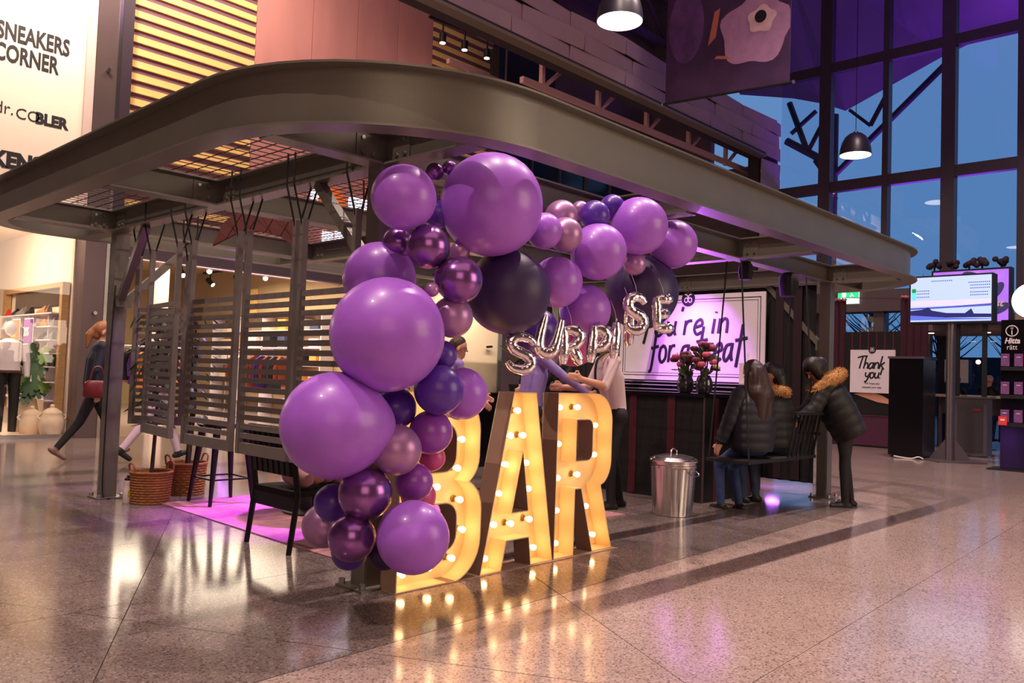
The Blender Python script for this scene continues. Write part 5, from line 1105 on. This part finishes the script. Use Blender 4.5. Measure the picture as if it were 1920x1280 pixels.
for i, (y, z) in enumerate(((5.5, 3.74), (5.16, 3.74), (4.84, 3.74), (4.6, 3.74), (4.25, 3.74))):
    t = Thing('flower_ball', 'dark plum flower cluster, %s from the left on top of the lightbox' % ordw[i], 'flowers', (18.62, y, z), 0, 'flower clusters on the lightbox')
    t.part('stem', MB().cyl((0, 0, 0), (0, 0, 0.1), 0.02, n=7), dfm)
    for k in range(9): t.part('blossom', MB().ball((qf.uniform(-.1, .1), qf.uniform(-.1, .1), 0.08+qf.uniform(0, .12)), 0.06, 7, 5), dfm)
# thank-you sign on its backdrop
tk = Thing('thank_you_backdrop', 'dark striped backdrop holding the Thank you sign', 'backdrop', (18, 6.5, 0.68), world=True)
tk.part('cloth', MB().bb((18.0, 5.97, 0.68), (18.06, 7.1, 2.45)), blackc)
for k in range(6): tk.part('stripe', MB().bb((17.99, 6.08+0.17*k, 2.06), (18.0, 6.11+0.17*k, 2.45)), redr)
arm = fill_mesh([[(0, 0), (0.35, 0.06), (0.6, -0.02), (0.78, -0.12), (0.8, -0.2), (0.5, -0.16), (0.25, -0.08), (0.0, 0.0)]], 0.002, frame((17.99, 6.9, 1.12), (0, -1, 0), (0, 0, 1)), skin, off=tk.off); tk.part('printed_hand', arm, skin)
pb = Thing('purple_plinth', 'low dark purple plinth under the Thank you backdrop', 'plinth', (18.1, 6.5, 0)); purm = M('aubergine_laminate', s(72, 22, 56), 0.5)
pb.part('body', MB().bb((-0.12, -0.6, 0.04), (0.5, 0.62, 0.66)), purm); pb.part('top', MB().bb((-0.14, -0.62, 0.66), (0.52, 0.64, 0.68)), purm); pb.part('kick', MB().bb((-0.09, -0.58, 0), (0.48, 0.6, 0.04)), black)
ts = Thing('thank_you_sign', 'white sign lettered Thank you! We hope you enjoyed your stay', 'sign', (17.95, 6.5, 1.15), world=True)
ts.part('board', MB().bb((17.94, 6.04, 1.15), (17.985, 6.96, 2.06)), white); ts.part('emblem_disc', MB().cyl((17.93, 6.5, 2.06), (17.94, 6.5, 2.06), 0.075, n=24), ink)
emblem(ts, (17.926, 6.5, 2.06), (0, -1, 0), (0, 0, 1), 0.075, white)
handwriting(ts, 'Thank', frame((17.936, 6.84, 1.66), (0, -1, 0), (0, 0, 1)), 0.27, 0.016, ink, 0.15, 0.88); handwriting(ts, 'you!', frame((17.936, 6.66, 1.46), (0, -1, 0), (0, 0, 1)), 0.25, 0.016, ink, 0.15, 0.9)
for i, (b_, z) in enumerate((('We hope you', 1.33), ('enjoyed your stay.', 1.25))): ts.part('lettering', text_mesh(b_, 0.062, ink, frame((17.937, 6.5, z), (0, -1, 0), (0, 0, 1)), 0.9, 0.0, 0.1, 'CENTER', off=ts.off), ink)
curt = M('dark_red_curtain', s(58, 16, 32), 0.85, 0, 0.15, 8)
for i, (y0, y1, z1) in enumerate(((7.1, 7.42, 3.16), (5.42, 5.96, 3.16))):
    n3 = int((y1-y0)/0.02)
    t = Thing('stage_curtain', ('narrow dark red curtain left of the Thank you sign', 'wider dark red curtain right of the Thank you sign')[i], 'curtain', (18.0, y0, 0), world=True)
    t.part('cloth', MB().sweep([(18.02+0.03*math.sin(k*0.9), y0+0.02*k, -1, 0) for k in range(n3+1)], [(0, 0.02), (0.01, 0.02), (0.01, z1), (0, z1)], closed=False), curt, True)
    t.part('top_ruffle', MB().tube([(18.0+0.04*math.sin(k*1.7), y0+0.02*k, z1+0.02*math.sin(k*2.1)) for k in range(n3+1)], 0.025, 6), M('pink_sequin', s(200, 120, 130), 0.4))
single('curtain_wire', MB().cyl((18.0, 5.96, 3.13), (18.0, 7.1, 3.2), 0.008, n=6), redr, 'thin red wire strung between the two dark red curtains', 'wire', (18, 6.5, 3.15))
# entrance: exit sign, header, inner windows, soffit with downlights, long table
ex = Thing('exit_sign', 'lit green and white emergency exit sign', 'sign', (20.26, 7.93, 3.3), world=True)
exg = M('exit_green', (0.02, 0.5, 0.18, 1), 0.5, emit=(0.02, 0.62, 0.22, 1), estr=1.2); exw = M('exit_white', (0.9, 1, 0.95, 1), 0.5, emit=(0.8, 1, 0.9, 1), estr=1.0)
ex.part('case', MB().bb((20.24, 7.68, 3.297), (20.295, 8.18, 3.62)), exw); ex.part('green_field', MB().bb((20.23, 7.68, 3.44), (20.24, 8.18, 3.62)), exg)
FE = frame((20.225, 8.18, 3.44), (0, -1, 0), (0, 0, 1))
ex.part('door_symbol', MB().bb((0.1, 0.02, 0), (0.2, 0.15, 0.004)).xf(FE), exw); ex.part('running_figure', MB().tube([(0.3, 0.02, 0), (0.34, 0.07, 0), (0.33, 0.12, 0)], 0.012, 6).ball((0.335, 0.145, 0), 0.015, 8, 6).bar((0.34, 0.07, 0), (0.39, 0.03, 0), 0.015, 0.004).xf(FE), exw)
hd = M('entrance_frame', s(96, 84, 86), 0.5, 0.2, 0.05, 3)
struct('trim_3', MB().bb((20.3, 5.95, 3.1), (20.9, 9.2, 3.62)).bb((20.4, 7.15, 0), (20.6, 7.38, 3.1)).bb((20.4, 8.15, 0), (20.6, 8.35, 3.1)).bb((20.4, 6.1, 0), (20.6, 6.3, 3.1)), hd)
struct('wall_entrance', MB().bb((20.45, 6.3, 0), (20.55, 8.2, 2.35)), M('entrance_dark_panel', s(50, 42, 46), 0.6))
struct('ceiling_entrance', MB().bb((18.9, 2.2, 2.52), (20.9, 6.0, 2.86)), M('entrance_soffit', s(140, 122, 118), 0.7))
dl = M('downlight_glow', (1, 1, 1, 1), 0.4, emit=(1, 0.75, 0.45, 1), estr=8)
for i, y in enumerate((5.78, 5.34, 4.68)):
    t = Thing('downlight', ('left downlight in the entrance soffit', 'middle downlight in the entrance soffit', 'right downlight in the entrance soffit')[i], 'light', (19.4, y, 2.5), 0, 'entrance downlights'); t.part('ring', MB().cyl((0, 0, 0.0), (0, 0, 0.02), 0.08, n=18), zinc); t.part('lens', MB().cyl((0, 0, -0.006), (0, 0, 0.0), 0.06, n=18), dl)
lt = Thing('long_table', 'long pale high table at the window behind the info stand', 'table', (20.0, 4.7, 0), world=True)
lt.part('table_top', MB().bb((19.8, 3.2, 1.12), (20.3, 5.85, 1.18)), M('pale_laminate', s(176, 160, 146), 0.5)); lt.part('front_panel', MB().bb((20.2, 3.25, 0.75), (20.23, 5.8, 1.12)), hd)
for y in (3.3, 4.5, 5.75): lt.part('leg', MB().bb((19.98, y-0.03, 0), (20.04, y+0.03, 1.12)), polem)
nt_ = Thing('paper_notice', 'two white paper notices fixed on the entrance glass', 'notice', (20.88, 5.6, 1.5), world=True)
for y in (5.72, 5.42): nt_.part('sheet', MB().bb((20.87, y, 1.45), (20.885, y+0.2, 1.98)), white)
# ================================================================ PEOPLE
import numpy as np
def blob(name, caps, mats, voxel=0.012, parent=None, smooth_it=4):
    """one continuous skin grown round a set of tapered limbs; caps: (p0, p1, r0, r1, material index)"""
    mb = MB()
    for (p0, p1, r0, r1, mi) in caps:
        p0, p1 = Vector(p0), Vector(p1); d = p1-p0; L = d.length
        if L < 1e-4: mb.ball(p0, r0, 14, 10); continue
        pts = []; rs = []
        dn = d/L
        for t in (0.0, 0.3, 0.62, 0.87): pts.append(p0-dn*r0*math.cos(math.asin(max(t, 0.05)))); rs.append(max(r0*math.sin(math.acos(math.cos(math.asin(max(t, 0.05))))), 0.002))
        for k in range(5): pts.append(p0+d*(k/4)); rs.append(r0+(r1-r0)*k/4)
        for t in (0.87, 0.62, 0.3, 0.05): pts.append(p1+dn*r1*math.cos(math.asin(t))); rs.append(max(r1*t, 0.002))
        mb.tube(pts, rs, 14)
    me = mb.mesh('tmp', None); o = bpy.data.objects.new('tmp', me); COL.objects.link(o)
    m = o.modifiers.new('r', 'REMESH'); m.mode = 'VOXEL'; m.voxel_size = voxel
    if smooth_it: s_ = o.modifiers.new('s', 'SMOOTH'); s_.iterations = smooth_it; s_.factor = 0.5
    bpy.context.view_layer.update()
    out = bpy.data.meshes.new_from_object(o.evaluated_get(bpy.context.evaluated_depsgraph_get())); bpy.data.objects.remove(o); bpy.data.meshes.remove(me)
    out.name = name; out.materials.clear()
    for q in mats: out.materials.append(q)
    n = len(out.polygons); cen = np.empty(n*3); out.polygons.foreach_get('center', cen); cen = cen.reshape(-1, 3)
    best = np.full(n, 1e9); idx = np.zeros(n, dtype=np.int32)
    for (p0, p1, r0, r1, mi) in caps:
        a = np.array(p0); d = np.array(p1)-a; L2 = max(float(d@d), 1e-9); t = np.clip(((cen-a)@d)/L2, 0, 1)
        dist = np.linalg.norm(cen-(a+t[:, None]*d), axis=1)-(r0+(r1-r0)*t); k = dist < best; best[k] = dist[k]; idx[k] = mi
    out.polygons.foreach_set('material_index', idx); out.polygons.foreach_set('use_smooth', [True]*n); out.update()
    return link(name, out, parent)
def joints(h=1.75, lean=0.0, hipz=None, legs=((0, 0), (0, 0)), arms=((0, 0.12, 0.2), (0, 0.12, 0.2)), head=(0, 0), splay=0.0):
    """x forward, y left, z up; angles in radians; arms: forward, outward, elbow"""
    k = h/1.75; hz = 0.92*k if hipz is None else hipz; J = {'k': k}
    sp = Vector((math.sin(lean), 0, math.cos(lean))); P = Vector((0, 0, hz)); J['P'] = P; J['chest'] = P+0.34*k*sp; J['neck'] = P+0.54*k*sp
    hl = lean*0.5+head[0]; hd_ = Vector((math.sin(hl), 0, math.cos(hl))); J['head'] = J['neck']+0.155*k*hd_; J['hyaw'] = head[1]; J['hpitch'] = hl
    for s_, nm, lg, ar in ((1, 'L', legs[0], arms[0]), (-1, 'R', legs[1], arms[1])):
        hp = P+Vector((0, s_*0.09*k, -0.03)); a, b = lg[0], lg[0]-lg[1]
        kn = hp+0.43*k*Vector((math.sin(a), s_*splay, -math.cos(a))); an = kn+0.40*k*Vector((math.sin(b), 0, -math.cos(b)))
        sh = P+0.5*k*sp+Vector((0, s_*0.175*k, 0)); f, o, e = ar
        el = sh+0.29*k*Vector((math.sin(f)*math.cos(o), s_*math.sin(o), -math.cos(f)*math.cos(o))); f2 = f+e; o2 = o*0.4
        wr = el+0.25*k*Vector((math.sin(f2)*math.cos(o2), s_*math.sin(o2), -math.cos(f2)*math.cos(o2)))
        J.update({'hip'+nm: hp, 'kn'+nm: kn, 'an'+nm: an, 'sh'+nm: sh, 'el'+nm: el, 'wr'+nm: wr, 'fa'+nm: (wr-el).normalized()})
    return J
# material slots: 0 skin 1 top 2 trousers 3 shoes 4 dark feature
def person(name_label, pos, face, J, top, bottom, shoes, skinm=skin, bulk=0.0, hair=None, hairm=None, sleeves=True, hands=True, voxel=0.011, extra=None, cat='person', footflat=True):
    k = J['k']; c = []
    t = Thing('person', name_label, cat, pos, face)
    P, ch_, nk, H = J['P'], J['chest'], J['neck'], J['head']
    for s_ in ('L', 'R'):
        sg = 1 if s_ == 'L' else -1
        c.append((J['hip'+s_], J['kn'+s_], 0.085*k, 0.058*k, 2)); c.append((J['kn'+s_], J['an'+s_], 0.058*k, 0.042*k, 2))
        an = J['an'+s_]; fd = (an-J['kn'+s_]).normalized()
        fw = Vector((1, 0, 0))-fd*fd.x; fw.normalize()
        if footflat: fw = Vector((1, 0, 0))
        dn_ = Vector((0, 0, -1)) if footflat else fd
        a = an+dn_*0.045*k; c.append((a-fw*0.04*k, a+fw*0.14*k, 0.038*k, 0.032*k, 3)); c.append((an, a, 0.042*k, 0.042*k, 3)); c.append((an-fd*0.05*k, an+fd*0.01, 0.036*k, 0.034*k, 0))
        ru = 0.048*k+bulk*0.5
        sl = 1 if sleeves else 0
        c.append((J['sh'+s_], J['el'+s_], ru*1.12, ru*0.92, 1)); c.append((J['el'+s_], J['wr'+s_], ru*0.9, 0.031*k+bulk*0.35*(1 if sleeves else 0), sl))
        w, fa = J['wr'+s_], J['fa'+s_]
        side = fa.cross(Vector((0, 1, 0))); side = side.normalized() if side.length > 0.1 else Vector((0, 0, 1))
        c.append((w, w+fa*0.03*k, 0.027*k, 0.03*k, 0)); c.append((w+fa*0.03*k+side*0.016*k, w+fa*0.085*k+side*0.02*k, 0.024*k, 0.018*k, 0)); c.append((w+fa*0.03*k-side*0.016*k, w+fa*0.085*k-side*0.02*k, 0.024*k, 0.018*k, 0))
        if hands:
            inw = Vector((0, -sg, 0))
            for q, (o, l) in enumerate(((-0.03, 0.062), (-0.01, 0.075), (0.01, 0.07), (0.03, 0.055))):
                b0 = w+fa*0.09*k+side*o*k; b1 = b0+fa*l*0.55*k+inw*0.008; b2 = b1+(fa*0.7+inw*0.7).normalized()*l*0.5*k
                c.append((b0, b1, 0.0105*k, 0.0095*k, 0)); c.append((b1, b2, 0.0095*k, 0.008*k, 0))
            b0 = w+fa*0.035*k+side*0.03*k; b1 = b0+(fa*0.6+side*0.8).normalized()*0.04*k; c.append((b0, b1, 0.012*k, 0.011*k, 0)); c.append((b1, b1+fa*0.03*k, 0.011*k, 0.009*k, 0))
    c.append((J['hipL'], J['hipR'], 0.105*k, 0.105*k, 2))
    b = bulk
    for s_ in (-1, 1):
        o = Vector((0, s_*0.062*k, 0)); c.append((P+o+Vector((0, 0, 0.03)), ch_+o*1.15, 0.098*k+b, 0.112*k+b, 1)); c.append((ch_+o*1.15, ch_.lerp(nk, 0.6)+o, 0.112*k+b, 0.085*k+b*0.7, 1))
    c.append((J['shL'], J['shR'], 0.06*k+b*0.6, 0.06*k+b*0.6, 1)); c.append((nk-Vector((0, 0, 0.04)), H, 0.052*k, 0.05*k, 0))
    Rh = Matrix.Rotation(J['hyaw'], 3, 'Z') @ Matrix.Rotation(J['hpitch'], 3, 'Y')
    hh = lambda x, y, z: H+Rh @ Vector((x*k, y*k, z*k))
    c.append((hh(-0.012, 0, 0.025), hh(0.015, 0, 0.035), 0.092*k, 0.09*k, 0)); c.append((hh(0.028, 0, -0.02), hh(0.05, 0, -0.085), 0.068*k, 0.042*k, 0))
    c.append((hh(0.098, 0, 0.0), hh(0.118, 0, -0.035), 0.009*k, 0.015*k, 0)); c.append((hh(0.088, 0.03, 0.028), hh(0.088, -0.03, 0.028), 0.014*k, 0.014*k, 0))
    for sy in (-1, 1): c.append((hh(-0.005, sy*0.088, 0.0), hh(-0.012, sy*0.095, -0.03), 0.016*k, 0.013*k, 0))
    body = blob('body', c, [skinm, top, bottom, shoes], voxel, t.o)
    for sy in (-1, 1): t.part('eye', MB().ball(hh(0.091, sy*0.034, 0.006), 0.011*k, 8, 6), ink)
    t.part('mouth', MB().ball(hh(0.088, 0, -0.066), 0.018*k, 8, 6, (0.5, 1.2, 0.35)), M('lip', s(160, 80, 76), 0.5))
    if hair:
        hc = [(Vector(hh(*a)), Vector(hh(*b_)), r0*k, r1*k, 0) for a, b_, r0, r1 in hair]
        blob('hair', hc, [hairm], 0.012, t.o, 2)
    return t, hh
short = [((-0.03, 0, 0.035), (0.0, 0, 0.06), 0.096, 0.093), ((-0.05, 0, 0.0), (-0.06, 0, -0.04), 0.08, 0.06)]
hbr = M('brown_hair', s(62, 38, 26), 0.5, 0, 0.3, 40, 0.3, 120); hdk = M('dark_hair', s(26, 18, 18), 0.45, 0, 0.3, 40, 0.3, 120); hbl = M('ginger_blond_hair', s(150, 96, 56), 0.5, 0, 0.25, 40, 0.3, 120)
lavs = M('lavender_shirt', s(142, 122, 186), 0.8, 0, 0.06, 8); whs = M('white_work_shirt', s(214, 190, 192), 0.8, 0, 0.05, 8); blk = M('black_trousers', s(18, 16, 20), 0.8, 0, 0.2, 10)
navy = M('navy_coat', s(24, 26, 46), 0.75, 0, 0.2, 10); jean = M('blue_jeans', s(40, 58, 104), 0.8, 0, 0.2, 14); pufn = M('navy_puffer', s(20, 21, 34), 0.6, 0, 0.2, 10); pufb = M('black_puffer', s(14, 13, 15), 0.62, 0, 0.2, 10)
blks = M('black_sneaker', s(16, 15, 16), 0.6, 0, 0.1, 10)
# staff
person('man in a lavender shirt seen in profile behind the garland', (6.35, 6.9, 0), math.radians(-35), joints(1.64, 0.05, arms=((0.5, 0.1, 0.6), (0.3, 0.1, 0.6))), lavs, blk, blks, hair=short, hairm=hbr)
person('staff member in a lavender shirt reaching across, head behind the foil S', (5.95, 5.38, 0), math.radians(-30), joints(1.72, 0.12, arms=((0.1, 0.1, 0.3), (0.85, 0.35, 0.15))), lavs, blk, blks, hair=short, hairm=hdk)
tq, hq = person('staff member in white shirt and black apron straps leaning by the bar', (6.42, 4.72, 0), math.radians(150), joints(1.72, 0.16, legs=((0.15, 0.2), (-0.1, 0.1)), arms=((0.5, 0.3, 1.3), (0.35, 0.25, 1.2))), whs, blk, blks, hair=short, hairm=hbr, sleeves=False)
tq.part('apron_strap', MB().tube(smooth_path([(0.17, 0.1, 1.0), (0.24, 0.1, 1.2), (0.22, 0.09, 1.4), (0.08, 0.08, 1.475), (-0.03, 0.02, 1.3), (-0.11, 0.0, 1.05)], 4), 0.012, 6), black, True)
person('person in black working at the back bar, half hidden', (7.35, 6.05, 0), math.radians(160), joints(1.66, 0.15, arms=((0.6, 0.1, 0.8), (0.6, 0.1, 0.8))), blk, blk, blks, hair=short, hairm=hdk, voxel=0.013)
# walkers at the left
tw, hw = person('woman with ginger ponytail and navy coat walking past the shop', (3.9, 10.8, 0), math.radians(-10), joints(1.72, 0.10, legs=((0.42, 0.1), (-0.38, 0.25)), arms=((0.2, 0.12, 0.3), (-0.25, 0.15, 0.3))), navy, blk, M('tan_boot', s(120, 90, 78), 0.6), bulk=0.03,
       hair=short+[((-0.09, 0, 0.03), (-0.15, 0, -0.05), 0.05, 0.05), ((-0.15, 0, -0.05), (-0.16, 0, -0.2), 0.05, 0.02)], hairm=hbl, footflat=False)
hbg = Thing('handbag', 'dark red handbag carried by the ponytailed woman', 'bag', (3.82, 10.5, 0.78), -0.2)
hbg.part('body', MB().lathe([(0.12, 0), (0.15, 0.02), (0.14, 0.18), (0.1, 0.21)], n=16).xf(Matrix.Diagonal((1.0, 0.45, 1, 1))), M('dark_red_leather', s(96, 22, 30), 0.4), True); hbg.part('strap', MB().tube(smooth_path([(-0.08, 0, 0.2), (-0.04, 0, 0.36), (0.04, 0, 0.36), (0.08, 0, 0.2)], 4), 0.01, 6), M('dark_red_leather', s(96, 22, 30), 0.4), True)
person('man in navy top and pale trousers striding behind the left post', (4.5, 10.35, 0), math.radians(-10), joints(1.8, 0.08, legs=((0.4, 0.1), (-0.35, 0.3)), arms=((-0.2, 0.12, 0.2), (0.25, 0.12, 0.3))), navy, M('pale_lilac_trousers', s(196, 172, 190), 0.8), blks, bulk=0.01, hair=short, hairm=hbr, footflat=False)
# swing: two girls on the bench
def puffer(t, J, mat, b=0.03, z0=-0.08, rings=7):
    k = J['k']; sp = (J['neck']-J['P']).normalized(); pts = []; rs = []; N = rings*6
    for i in range(N+1):
        f = i/N; pts.append(J['P']+Vector((0, 0, 0))+sp*(z0*k+f*(0.56-z0)*k)); w = 0.175+0.03*math.sin(PI*min(1, f*1.1)); w *= 1.0 if f < 0.75 else 1-(f-0.75)*1.9
        rs.append((w*k+b)*(1+0.045*abs(math.sin(PI*f*rings))-0.02))
    mb = MB(); vs = []; ex = Vector((sp.z, 0, -sp.x))
    for p, r in zip(pts, rs):
        for a in range(24): q = 2*PI*a/24; vs.append(p+ex*r*0.78*math.cos(q)+Vector((0, r*1.12*math.sin(q), 0)))
    mb.add(vs, [(i*24+a, i*24+(a+1) % 24, (i+1)*24+(a+1) % 24, (i+1)*24+a) for i in range(N) for a in range(24)]+[tuple(reversed(range(24))), tuple(range(N*24, N*24+24))])
    jk_ = t.part('jacket', mb, mat, True)
    for s_ in ('L', 'R'):
        a, b_, c_ = J['sh'+s_], J['el'+s_], J['wr'+s_]; pt_ = [a.lerp(b_, i/14) for i in range(15)]+[b_.lerp(c_, i/12) for i in range(1, 12)]
        t.part('sleeve', MB().tube(pt_, [(0.068-0.0008*i)*k+b*0.4+0.006*abs(math.sin(i*PI/4)) for i in range(len(pt_))], 14), mat, True, parent=jk_)
    return jk_
Js = joints(1.66, 0.02, hipz=0.66, legs=((1.05, 1.15), (1.0, 1.25)), arms=((0.05, 0.4, 0.3), (0.2, 0.3, 0.5)))
lh = [((-0.03, 0, 0.03), (0.0, 0, 0.055), 0.1, 0.097), ((-0.06, 0, 0.0), (-0.11, 0, -0.2), 0.1, 0.12), ((-0.11, 0.03, -0.2), (-0.14, 0.04, -0.45), 0.115, 0.06), ((-0.11, -0.05, -0.2), (-0.14, -0.06, -0.42), 0.1, 0.05), ((-0.03, 0.08, -0.02), (-0.04, 0.1, -0.3), 0.05, 0.05), ((-0.03, -0.08, -0.02), (-0.04, -0.1, -0.3), 0.05, 0.05)]
t1, _h = person('girl with long dark brown hair and navy puffer sitting on the swing', (7.34, 3.76, 0.0), math.radians(72), Js, pufn, jean, blks, bulk=0.015, hair=lh, hairm=M('chestnut_hair', s(48, 26, 20), 0.45, 0, 0.3, 40, 0.3, 120), footflat=False)
puffer(t1, Js, pufn)
J2 = joints(1.62, 0.1, hipz=0.66, legs=((1.05, 1.15), (1.05, 1.2)), arms=((0.4, 0.2, 0.9), (0.3, 0.3, 0.7)), head=(0.1, 1.2))
t2, _h = person('curly dark haired girl turning her face on the swing, right of the long-haired girl', (7.95, 3.82, 0.0), math.radians(80), J2, pufb, M('dark_jeans', s(30, 42, 66), 0.8, 0, 0.2, 14), blks, skinm=skin2, bulk=0.015,
     hair=[((-0.04, 0, 0.04), (0.0, 0, 0.07), 0.115, 0.1), ((-0.06, 0.05, -0.02), (-0.07, 0.07, -0.12), 0.085, 0.06), ((-0.06, -0.05, -0.02), (-0.07, -0.07, -0.12), 0.085, 0.06)], hairm=hdk, footflat=False)
puffer(t2, J2, pufb)
fur = M('tan_fur', s(190, 140, 84), 0.9, 0, 0.35, 60, 1.0, 140)
def fur_collar(t, pts, r, seed):
    q = random.Random(seed); p = smooth_path(pts, 7); mb = MB().tube(p, [r*(1+0.1*q.uniform(-1, 1)) for _ in p], 12)
    for c_ in p:
        for _ in range(60):
            d = Vector((q.gauss(0, 1), q.gauss(0, 1), q.gauss(0, 1))).normalized(); b0 = c_+d*r*0.9; e = b0+(d+Vector((0, 0, -0.3))).normalized()*r*0.55
            x, y, _z = basis(d); w = r*0.09; mb.add([b0+x*w, b0-x*w*0.5+y*w, b0-x*w*0.5-y*w, e], [(0, 1, 3), (1, 2, 3), (2, 0, 3)])
    t.part('fur_trim', mb, fur, True)
nk2 = J2['neck']; fur_collar(t2, [nk2+Vector((0.1, 0.14, -0.02)), nk2+Vector((-0.04, 0.16, 0.02)), nk2+Vector((-0.14, 0.0, 0.0)), nk2+Vector((-0.02, -0.17, -0.03))], 0.05, 3)
# standing woman leaning to the swing
J3 = joints(1.6, 0.5, legs=((0.06, 0.1), (-0.10, 0.05)), arms=((0.5, 0.1, 0.35), (0.4, 0.1, 0.4)), head=(0.35, 0.5))
t3, _h = person('woman in black fur-hooded puffer and leggings bending towards the swing', (8.6, 3.38, 0.0), math.radians(128), J3, pufb, M('black_leggings', s(14, 13, 15), 0.7, 0, 0.1, 10), blks, skinm=skin2, bulk=0.015,
     hair=[((-0.03, 0, 0.03), (0.0, 0, 0.06), 0.112, 0.108), ((0.02, 0.05, 0.03), (0.03, 0.07, -0.06), 0.07, 0.05), ((0.02, -0.05, 0.03), (0.03, -0.07, -0.06), 0.07, 0.05), ((-0.06, 0, 0.02), (-0.11, 0, 0.02), 0.09, 0.08)], hairm=hdk)
puffer(t3, J3, pufb, 0.045, -0.14, 6)
nk3 = J3['neck']; fur_collar(t3, [nk3+Vector((0.08, 0.16, -0.09)), nk3+Vector((-0.02, 0.19, 0.0)), nk3+Vector((-0.14, 0.1, 0.07)), nk3+Vector((-0.18, -0.05, 0.08)), nk3+Vector((-0.06, -0.18, 0.0)), nk3+Vector((0.06, -0.15, -0.08))], 0.058, 5)
# people at the entrance
person('bald man in black sweater sitting at the long window table', (20.5, 4.95, 0), math.radians(-20), joints(1.75, 0.1, hipz=0.82, legs=((1.2, 1.3), (1.2, 1.3)), arms=((0.5, 0.2, 0.9), (0.5, 0.2, 0.9))), black, jean, blks, bulk=0.01, voxel=0.016, hands=False)
person('dark figure sitting at the long table behind the screen pole', (20.5, 5.6, 0), math.radians(-20), joints(1.68, 0.1, hipz=0.8, legs=((1.2, 1.3), (1.2, 1.3)), arms=((0.5, 0.2, 0.9), (0.5, 0.2, 0.9))), black, black, blks, hair=short, hairm=hdk, voxel=0.016, hands=False)
for i, (y, lb) in enumerate(((4.95, 'dark stool under the bald man'), (5.6, 'dark stool under the seated dark figure'))):
    t = Thing('high_stool', lb, 'stool', (20.5, y, 0), 0, 'window stools'); t.part('seat', MB().cyl((0, 0, 0.66), (0, 0, 0.7), 0.16, n=18), black); t.part('column', MB().cyl((0, 0, 0.02), (0, 0, 0.66), 0.03, n=10), polem); t.part('foot', MB().cyl((0, 0, 0), (0, 0, 0.02), 0.2, n=18), polem)
person('person in dark jacket and jeans walking behind the black display tower', (18.9, 6.0, 0), math.radians(-60), joints(1.75, 0.1, legs=((0.4, 0.1), (-0.4, 0.2)), arms=((0.3, 0.12, 0.5), (-0.2, 0.12, 0.3))), black, jean, blks, hair=short, hairm=hdk, voxel=0.014, footflat=False)
